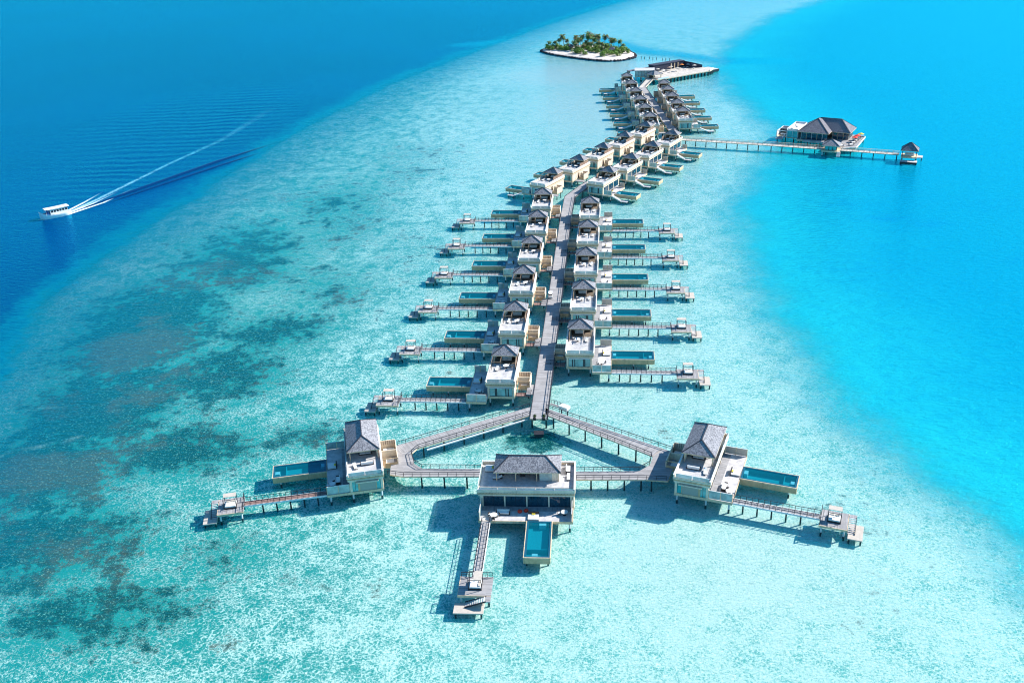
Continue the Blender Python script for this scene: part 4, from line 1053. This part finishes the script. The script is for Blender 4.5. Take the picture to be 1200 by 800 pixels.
# ------------------------------------------------------------------ island
OUT = [(29.8, 770.7), (34.8, 778.0), (48.3, 785.3), (62, 787), (80.4, 779.1), (92.4, 763.8), (98.1, 745), (98.1, 727.7), (90.3, 718.0), (80.1, 712.4), (68.9, 717.0), (51.5, 734.1), (39.7, 748.3), (33, 760)]
def smooth_loop(p, it=2):
    for _ in range(it):
        q = []
        for i in range(len(p)):
            a, b = p[i], p[(i + 1) % len(p)]; q += [(a[0] * .75 + b[0] * .25, a[1] * .75 + b[1] * .25), (a[0] * .25 + b[0] * .75, a[1] * .25 + b[1] * .75)]
        p = q
    return p
OUT = smooth_loop(OUT, 2)
CX = sum(p[0] for p in OUT) / len(OUT); CY = sum(p[1] for p in OUT) / len(OUT)
b = MB(); rings = [(1.03, -1.9), (1.0, .3), (.95, .8), (.8, 1.1), (.5, 1.5), (.2, 1.7)]; n = len(OUT)
vs = [(CX + (x - CX) * k, CY + (y - CY) * k, z) for k, z in rings for x, y in OUT] + [(CX, CY, 1.75)]
fs = [(r_ * n + i, r_ * n + (i + 1) % n, (r_ + 1) * n + (i + 1) % n, (r_ + 1) * n + i) for r_ in range(len(rings) - 1) for i in range(n)]
fs += [((len(rings) - 1) * n + i, (len(rings) - 1) * n + (i + 1) % n, len(rings) * n) for i in range(n)]
b.add(vs, fs, 'sand'); o = b.build('island_ground', None, False, True); o['kind'] = 'structure'
rnd = random.Random(11)
b = MB()
def rock(b, x, y, z, s, mat='rock'):
    vs = []
    for dz, k in ((-.6, .7), (0, 1), (.55, .6)):
        for i in range(6): a = i * 1.047 + rnd.uniform(-.3, .3); r = s * k * rnd.uniform(.75, 1.2); vs.append((x + r * math.cos(a), y + r * math.sin(a), z + dz * s * rnd.uniform(.8, 1.2)))
    fs = [(i, (i + 1) % 6, 6 + (i + 1) % 6, 6 + i) for i in range(6)] + [(6 + i, 6 + (i + 1) % 6, 12 + (i + 1) % 6, 12 + i) for i in range(6)] + [tuple(range(12, 18))]
    b.add(vs, fs, mat)
for i in range(n):
    x0, y0 = OUT[i]; x1, y1 = OUT[(i + 1) % n]; L = math.hypot(x1 - x0, y1 - y0)
    for k in range(int(L / 1.0) + 1):
        for _ in range(3):
            t = rnd.random(); s = rnd.uniform(.5, 1.0); kk = rnd.uniform(.992, 1.022)
            x = CX + (x0 + (x1 - x0) * t - CX) * kk; y = CY + (y0 + (y1 - y0) * t - CY) * kk; rock(b, x, y, rnd.uniform(-.3, .5), s)
o = b.build('breakwater_rocks'); tag(o, 'band of dark boulders edging the small sandy island', 'boulders', kind='stuff')

def palm(seed, hgt, dry=False):
    rnd = random.Random(seed); root = empty('palm_tree')
    b = MB(); lean = Vector((rnd.uniform(-1, 1), rnd.uniform(-1, 1), 0)) * .9; n = 8; seg = 7; vs = []
    def cen(t): return lean * (t * t * 1.6) + Vector((0, 0, hgt * t))
    for j in range(seg + 1):
        c = cen(j / seg); r = .26 * (1 - .5 * j / seg) + (.12 if j == 0 else 0)
        vs += [(c.x + r * math.cos(2 * math.pi * i / n), c.y + r * math.sin(2 * math.pi * i / n), c.z) for i in range(n)]
    b.add(vs, [(j * n + i, j * n + (i + 1) % n, (j + 1) * n + (i + 1) % n, (j + 1) * n + i) for j in range(seg) for i in range(n)], 'bark'); b.build('trunk', root, False, True)
    b = MB(); top = cen(1)
    for k in range(30):
        a = k * 2.4 + rnd.uniform(-.2, .2); el = rnd.uniform(-.75, 1.25); L = rnd.uniform(2.9, 3.9); d = Vector((math.cos(a), math.sin(a), 0)); s = Vector((-d.y, d.x, 0))
        p = top.copy(); ang = el; mt = 'leaf_dry' if (dry and rnd.random() < .55) or rnd.random() < .12 else 'leaf'
        for j in range(6):
            q = p + (d * math.cos(ang) + Vector((0, 0, math.sin(ang)))) * (L / 6); w = .75 * math.sin(math.pi * (j + .9) / 7.2)
            for sg in (-1, 1):      # leaflets either side of the rib, drooping, with gaps
                for u in (0, .5):
                    m0 = p.lerp(q, u); m1 = p.lerp(q, u + .36)
                    b.add([m0, m1, m1 + s * sg * w * .9 + d * .35 - Vector((0, 0, .35 * w)), m0 + s * sg * w + d * .2 - Vector((0, 0, .4 * w))], [(0, 1, 2, 3)], mt)
            p = q; ang -= rnd.uniform(.25, .42)
    b.build('crown', root)
    return root
def shrub(seed):
    rnd = random.Random(seed); root = empty('shrub'); b = MB(); bk = MB()
    cl = [(rnd.uniform(-1.5, 1.5), rnd.uniform(-1.5, 1.5), rnd.uniform(.7, 1.9), rnd.uniform(.6, 1.1)) for _ in range(9)]
    for x, y, z, r in cl:
        bk.bar((x * .15, y * .15, 0), (x, y, z), .1, .1, 'bark')
        for _ in range(46):
            v = Vector((rnd.gauss(0, 1), rnd.gauss(0, 1), rnd.gauss(0, 1))).normalized() * r * rnd.uniform(.6, 1.05); c = Vector((x, y, z)) + v
            if c.z < .1: continue
            a = Vector((rnd.gauss(0, 1), rnd.gauss(0, 1), rnd.gauss(0, .5))).normalized() * rnd.uniform(.16, .3); e = v.cross(a).normalized() * rnd.uniform(.12, .24)
            b.add([c - a, c + e, c + a, c - e], [(0, 1, 2, 3)], 'leaf_b' if rnd.random() < .75 else 'leaf')
    b.build('foliage', root); bk.build('stem', root); return root
PALMS = [(45, 774, 7.5), (51, 766, 8.5), (59, 761, 8), (68, 751, 7.5), (76, 745, 8), (84, 750, 9.5), (58, 777, 9), (71, 774, 10), (83, 763, 8.5), (62, 752, 6), (73, 768, 10.5), (55, 755, 6.5), (38.6, 772, 6.0), (41.5, 769, 6.5), (48.3, 773, 10.5), (54.3, 760, 7.5), (57, 770, 8.5), (60.5, 766, 9), (62.9, 772, 10), (64, 758, 7.5), (66.5, 763, 11.5), (69.1, 768, 11), (71, 760, 9), (73.3, 752, 8), (78.5, 762, 11), (79, 748, 6.5), (83, 757, 8), (87.7, 752, 8.2), (67.5, 772, 12), (75, 768, 9.5), (90.5, 748, 5.5)]
for k, (x, y, hh) in enumerate(PALMS):
    kind = k % 5
    o = place('palm%d' % kind, lambda: palm(kind, 9.0, kind in (1, 4)), (x, y, 1.1), rnd.uniform(0, 6.28), 'coconut palm among the other palms on the small island', 'palm tree', 'palms on the island')
    s = hh / 10.6; o.scale = (max(.8, s), max(.8, s), s)
SHR = [(63, 764), (72, 764), (81, 758), (67, 770), (73, 758), (86, 756), (91, 750), (44, 763), (49, 758), (54, 745), (80, 765), (37, 768), (39.5, 765), (42, 771), (45, 768), (36, 772), (47, 762), (52, 764), (57, 757), (60, 752), (59, 742), (63, 757), (66, 750), (68, 744), (71, 741), (74, 738), (77, 741), (80, 738), (83, 736), (79, 732), (86, 741), (89, 738), (91, 744), (93, 738), (85, 748), (82, 752), (76, 752), (88, 752), (61, 736), (74, 727), (84, 728), (80, 745), (70, 755), (50, 770), (65, 775), (75, 775)]
for k, (x, y) in enumerate(SHR):
    o = place('shrub%d' % (k % 3), lambda: shrub(20 + k % 3), (x + rnd.uniform(-1, 1), y + rnd.uniform(-1, 1), 1.0), rnd.uniform(0, 6.28), 'bright green beach shrub on the sand of the small island', 'shrub', 'shrubs on the island')
    s = rnd.uniform(1.0, 1.6); o.scale = (s, s, s * rnd.uniform(.85, 1.15))
for k, (x, y, a) in enumerate(((52.5, 763, .3), (82, 742, -.2))):
    t = tag(empty('beach_hut', (x, y, 1.1), a), 'grey-roofed hut among the palms at the %s end of the small island' % ('left' if k == 0 else 'right'), 'hut')
    mk((-1.9, 1.9, -1.5, 1.5, 0, 2.4, 'cream')).build('wall', t); mk((-.5, .5, -1.56, -1.5, 0, 2.0, 'bark')).build('door', t)
    b = MB(); r = hip_roof(b, -2.6, 2.6, -2.2, 2.2, 2.5, 4.4, 2.0, 'thatch', axis='x'); b.build('roof', t)
for k in range(8):
    u = k / 7; x, y = 101 + u * 18, 722 - u * 14
    b = MB(); b.cyl(0, 0, -1.8, 1.2, .2, 'algae', 7); o = b.build('marker_post'); o.location = (x + rnd.uniform(-1, 1), y + rnd.uniform(-1, 1), 0)
    tag(o, 'thin dark post standing in the shallows right of the small island', 'post', 'posts in the shallows beside the island')

# ------------------------------------------------------------------ boat and its wake
def boat():
    root = empty('passenger_boat', (-186.6, 389.0, 0), math.atan2(386.0 - 392.4, -190.3 + 183.2))
    S = [(-5.6, 1.45, .15, 1.1), (-3, 1.75, .0, 1.05), (0, 1.8, .0, 1.1), (3, 1.5, .0, 1.35), (5, .85, .1, 1.8), (6.4, .08, .9, 2.5)]
    b = MB(); vs = []
    for x, w, zb, zt in S: vs += [(x, -w, zt), (x, -w * .75, zb - .3), (x, w * .75, zb - .3), (x, w, zt)]
    fs = []
    for i in range(len(S) - 1):
        o_ = i * 4
        for k in range(3): fs.append((o_ + k, o_ + 4 + k, o_ + 5 + k, o_ + k + 1))
    fs += [(0, 1, 2, 3), tuple(reversed(range(20, 24)))]
    b.add(vs, fs, 'boat'); b.build('hull', root, False, True)
    b = MB(); vs = []
    for x, w, zb, zt in S[:-1]: vs += [(x, -w * .97, zt - .25), (x, w * .97, zt - .25)]
    b.add(vs, [(i * 2, i * 2 + 2, i * 2 + 3, i * 2 + 1) for i in range(4)], 'white'); b.build('deck', root)
    mk((-4.6, 2.4, -1.45, -1.33, .8, 1.75, 'boat'), (-4.6, 2.4, 1.33, 1.45, .8, 1.75, 'boat'), (-4.6, -4.5, -1.33, 1.33, .8, 2.7, 'boat'), (-4.6, 2.4, -1.45, -1.33, 2.45, 2.75, 'boat'), (-4.6, 2.4, 1.33, 1.45, 2.45, 2.75, 'boat'), (2.3, 2.4, -1.33, -.4, .8, 2.7, 'boat'), (2.3, 2.4, .4, 1.33, .8, 2.7, 'boat')).build('cabin', root)
    for k in range(6):
        x = -4.4 + k * 1.13
        for y in (-1.4, 1.38):
            w = mk((x, x + .9, y, y + .02, 1.76, 2.44, 'frame')).build('window', root)
            mk((x + .9, x + 1.1, y - .03, y + .05, 1.76, 2.44, 'boat')).build('frame', w)
    mk((2.45, 3.6, -1.1, 1.1, .95, 1.7, 'blue'), (3.0, 3.2, -1.2, 1.2, 1.7, 2.3, 'blue')).build('helm_seat', root)
    b = MB(); vs = []; xs = [-5.3, -3, 0, 3, 4.4]
    for x in xs:
        cr = .16 + .05 * (x > 3)
        for j, yy in enumerate((-1.75, -1.0, 0, 1.0, 1.75)): vs.append((x, yy * (1 if x < 4 else .85), 2.85 + cr * (1 - (yy / 1.75) ** 2) + .03 * max(0, x)))
    fs = [(i * 5 + j, i * 5 + 5 + j, i * 5 + 6 + j, i * 5 + j + 1) for i in range(4) for j in range(4)]
    b.add(vs, fs, 'boat'); v2 = [(x, y, z - .12) for x, y, z in vs]; b.add(v2, [tuple(reversed(f)) for f in fs], 'boat')
    b.build('roof', root)
    mk((4.0, 4.08, -1.3, -1.22, 1.2, 2.95, 'white'), (4.0, 4.08, 1.22, 1.3, 1.2, 2.95, 'white')).build('post', root)
    root.scale = (1.0, 1.1, 1.4)
    tag(root, 'white passenger boat with a canopy roof heading left across the deep blue water', 'boat')
boat()
def foam_mat():
    m, nt = new_mat('wake_foam'); h = N(nt)
    geo = h.n('ShaderNodeNewGeometry'); P = geo.outputs['Position']
    a = h.attr('foam'); d_ = h.attr('dens')
    n = h.noise(P, .9, 5, .75); n2 = h.noise(P, .12, 3, .6)
    k = h.math('ADD', h.math('MULTIPLY', n, .7), h.math('MULTIPLY', n2, .3))
    al = h.mr(h.math('ADD', k, h.math('MULTIPLY', h.math('SUBTRACT', a, .5), .42)), .42, .66)
    al = h.math('MULTIPLY', al, d_)
    c = h.mix(h.mr(a, .55, 1.05), (.05, .42, .62), (.85, .9, .92))
    df = h.n('ShaderNodeBsdfDiffuse'); h.l(c, df.inputs[0]); tr = h.n('ShaderNodeBsdfTransparent')
    mx = h.n('ShaderNodeMixShader'); h.l(al, mx.inputs[0]); h.l(tr.outputs[0], mx.inputs[1]); h.l(df.outputs[0], mx.inputs[2])
    o = h.n('ShaderNodeOutputMaterial'); h.l(mx.outputs[0], o.inputs[0]); return m
def strip(name, pts, wid, foam, dens, mat, z=.05, hump=0, cross=4):
    """ribbon along pts; foam/dens given per point; hump raises the middle into a low swell"""
    V, F, A, D_ = [], [], [], []
    P2 = []; n = 10
    for i in range(len(pts) - 1):
        for k in range(n):
            t = k / n; P2.append((i + t, Vector(pts[i]).lerp(Vector(pts[i + 1]), t)))
    P2.append((len(pts) - 1, Vector(pts[-1])))
    g = lambda arr, s: float(np.interp(s, range(len(arr)), arr))
    for j, (s, p) in enumerate(P2):
        a = P2[max(j - 1, 0)][1]; b_ = P2[min(j + 1, len(P2) - 1)][1]; d = (b_ - a).normalized(); nr = Vector((-d.y, d.x)); w = g(wid, s)
        for c in range(cross + 1):
            u = c / cross * 2 - 1; q = p + nr * w * u / 2
            V.append((q.x, q.y, z + hump * (math.cos(u * math.pi) + 1) / 2 * g(dens, s))); A.append(g(foam, s) * (1 - .45 * u * u)); D_.append(g(dens, s) * (1 - u ** 4) ** .8)
    for j in range(len(P2) - 1):
        for c in range(cross): k = j * (cross + 1) + c; F.append((k, k + 1, k + cross + 2, k + cross + 1))
    me = bpy.data.meshes.new(name); me.from_pydata(V, [], F); me.materials.append(mat)
    for nm, arr in (('foam', A), ('dens', D_)): at = me.attributes.new(nm, 'FLOAT', 'POINT'); at.data.foreach_set('value', arr)
    me.polygons.foreach_set('use_smooth', [True] * len(F)); me.update()
    o = bpy.data.objects.new(name, me); COL.objects.link(o); return o
FM = foam_mat()
W = tag(empty('wake'), 'white foam wake trailing behind the passenger boat', 'wake', kind='stuff')
W['kind'] = 'stuff'
o = strip('foam_trail', [(-184, 392.5), (-178, 413), (-164, 469), (-150, 515), (-138, 600)], [2.8, 3.4, 4.0, 5.5, 9], [.92, .74, .64, .60, .60], [1, .85, .7, .5, 0], FM); o.parent = W
for pts in ([(-185.5, 391), (-178.5, 404), (-172.5, 425)], [(-183, 391.2), (-173.5, 407), (-167.5, 428)], [(-186, 392), (-182.5, 408), (-180, 424)]):
    o = strip('foam_streak', pts, [2.2, 2.0, 1.2], [1.1, .95, .7], [1, .9, 0], FM, .07); o.parent = W
o = strip('bow_foam', [(-192.5, 385.2), (-188.5, 386.2), (-184.4, 389.5), (-182.4, 392)], [.4, 1.0, 1.5, 1.6], [1.1, 1.1, 1.1, 1], [1, 1, 1, .8], FM, .09); o.parent = W
def swell_mat():
    m, nt = new_mat('swell_water'); h = N(nt)
    geo = h.n('ShaderNodeNewGeometry'); P = geo.outputs['Position']
    b = h.n('ShaderNodeBsdfPrincipled'); h.l(h.mix(h.noise(P, .3, 3), (.0, .02, .085), (.0, .03, .12)), b.inputs['Base Color']); b.inputs['Roughness'].default_value = .18; b.inputs['IOR'].default_value = 1.33  # darker than the sea around: wave crest shading put into the base colour
    tr = h.n('ShaderNodeBsdfTransparent'); mx = h.n('ShaderNodeMixShader'); h.l(h.mr(h.attr('dens'), .1, .7), mx.inputs[0]); h.l(tr.outputs[0], mx.inputs[1]); h.l(b.outputs[0], mx.inputs[2])
    o = h.n('ShaderNodeOutputMaterial'); h.l(mx.outputs[0], o.inputs[0]); return m
SM = swell_mat()
o = strip('bow_swell', [(-179, 401), (-166, 424), (-141, 470), (-116, 509)], [2.0, 3.0, 3.4, 3], [0, 0, 0, 0], [.5, 1, .9, 0], SM, .01, .55, 8); o.parent = W
o = strip('bow_swell', [(-172, 405), (-161, 424), (-137, 463), (-118, 492)], [1.0, 2.0, 2.4, 2], [0, 0, 0, 0], [.2, .8, .8, 0], SM, .01, .4, 8); o.parent = W

# ------------------------------------------------------------------ light, sky, camera
SUN = Vector((3.4, 1.25, 2.52)).normalized()
L = bpy.data.lights.new('sun', 'SUN'); L.energy = 5.0; L.angle = R(.53); L.color = (1, .955, .89)
so = bpy.data.objects.new('sun', L); COL.objects.link(so); so.rotation_euler = SUN.to_track_quat('Z', 'Y').to_euler()
wd = bpy.data.worlds.new('World'); SC.world = wd; wd.use_nodes = True; nt = wd.node_tree
sky = nt.nodes.new('ShaderNodeTexSky'); sky.sky_type = 'NISHITA'; sky.sun_disc = False
sky.sun_elevation = math.asin(SUN.z); sky.sun_rotation = math.atan2(SUN.x, SUN.y)
sky.air_density = 1.1; sky.dust_density = .3; sky.ozone_density = 1.5
bg = nt.nodes['Background']; bg.inputs[1].default_value = .088; 
# sky multiplied by a blue-cyan tint added to turn the shadow fill blue
tint = nt.nodes.new('ShaderNodeMix'); tint.data_type = 'RGBA'; tint.blend_type = 'MULTIPLY'; tint.inputs[0].default_value = 1; tint.inputs[7].default_value = (.36, .88, 1.15, 1)
nt.links.new(sky.outputs[0], tint.inputs[6]); nt.links.new(tint.outputs[2], bg.inputs[0])
cam = bpy.data.cameras.new('camera'); co = bpy.data.objects.new('camera', cam); COL.objects.link(co)
cam.sensor_width = 36; cam.lens = 36 * 1140 / 1200; cam.clip_end = 30000; cam.clip_start = 1
p = R(25.4); roll = R(-2.1); cr, sr = math.cos(roll), math.sin(roll)
r0 = Vector((1, 0, 0)); u0 = Vector((0, math.sin(p), math.cos(p))); fw = Vector((0, math.cos(p), -math.sin(p)))
Rv = cr * r0 + sr * u0; Uv = -sr * r0 + cr * u0
mt = Matrix((Rv, Uv, -fw)).transposed().to_4x4(); mt.translation = (0, 0, 120)
co.matrix_world = mt
SC.camera = co
SC.view_settings.view_transform = 'Standard'; SC.view_settings.look = 'None'; SC.view_settings.gamma = 1; SC.view_settings.use_curve_mapping = False
SC.view_settings.exposure = 0.9
SC.cycles.filter_width = 1.1; SC.cycles.transparent_max_bounces = 8; SC.cycles.max_bounces = 3; SC.cycles.diffuse_bounces = 2; SC.cycles.glossy_bounces = 2
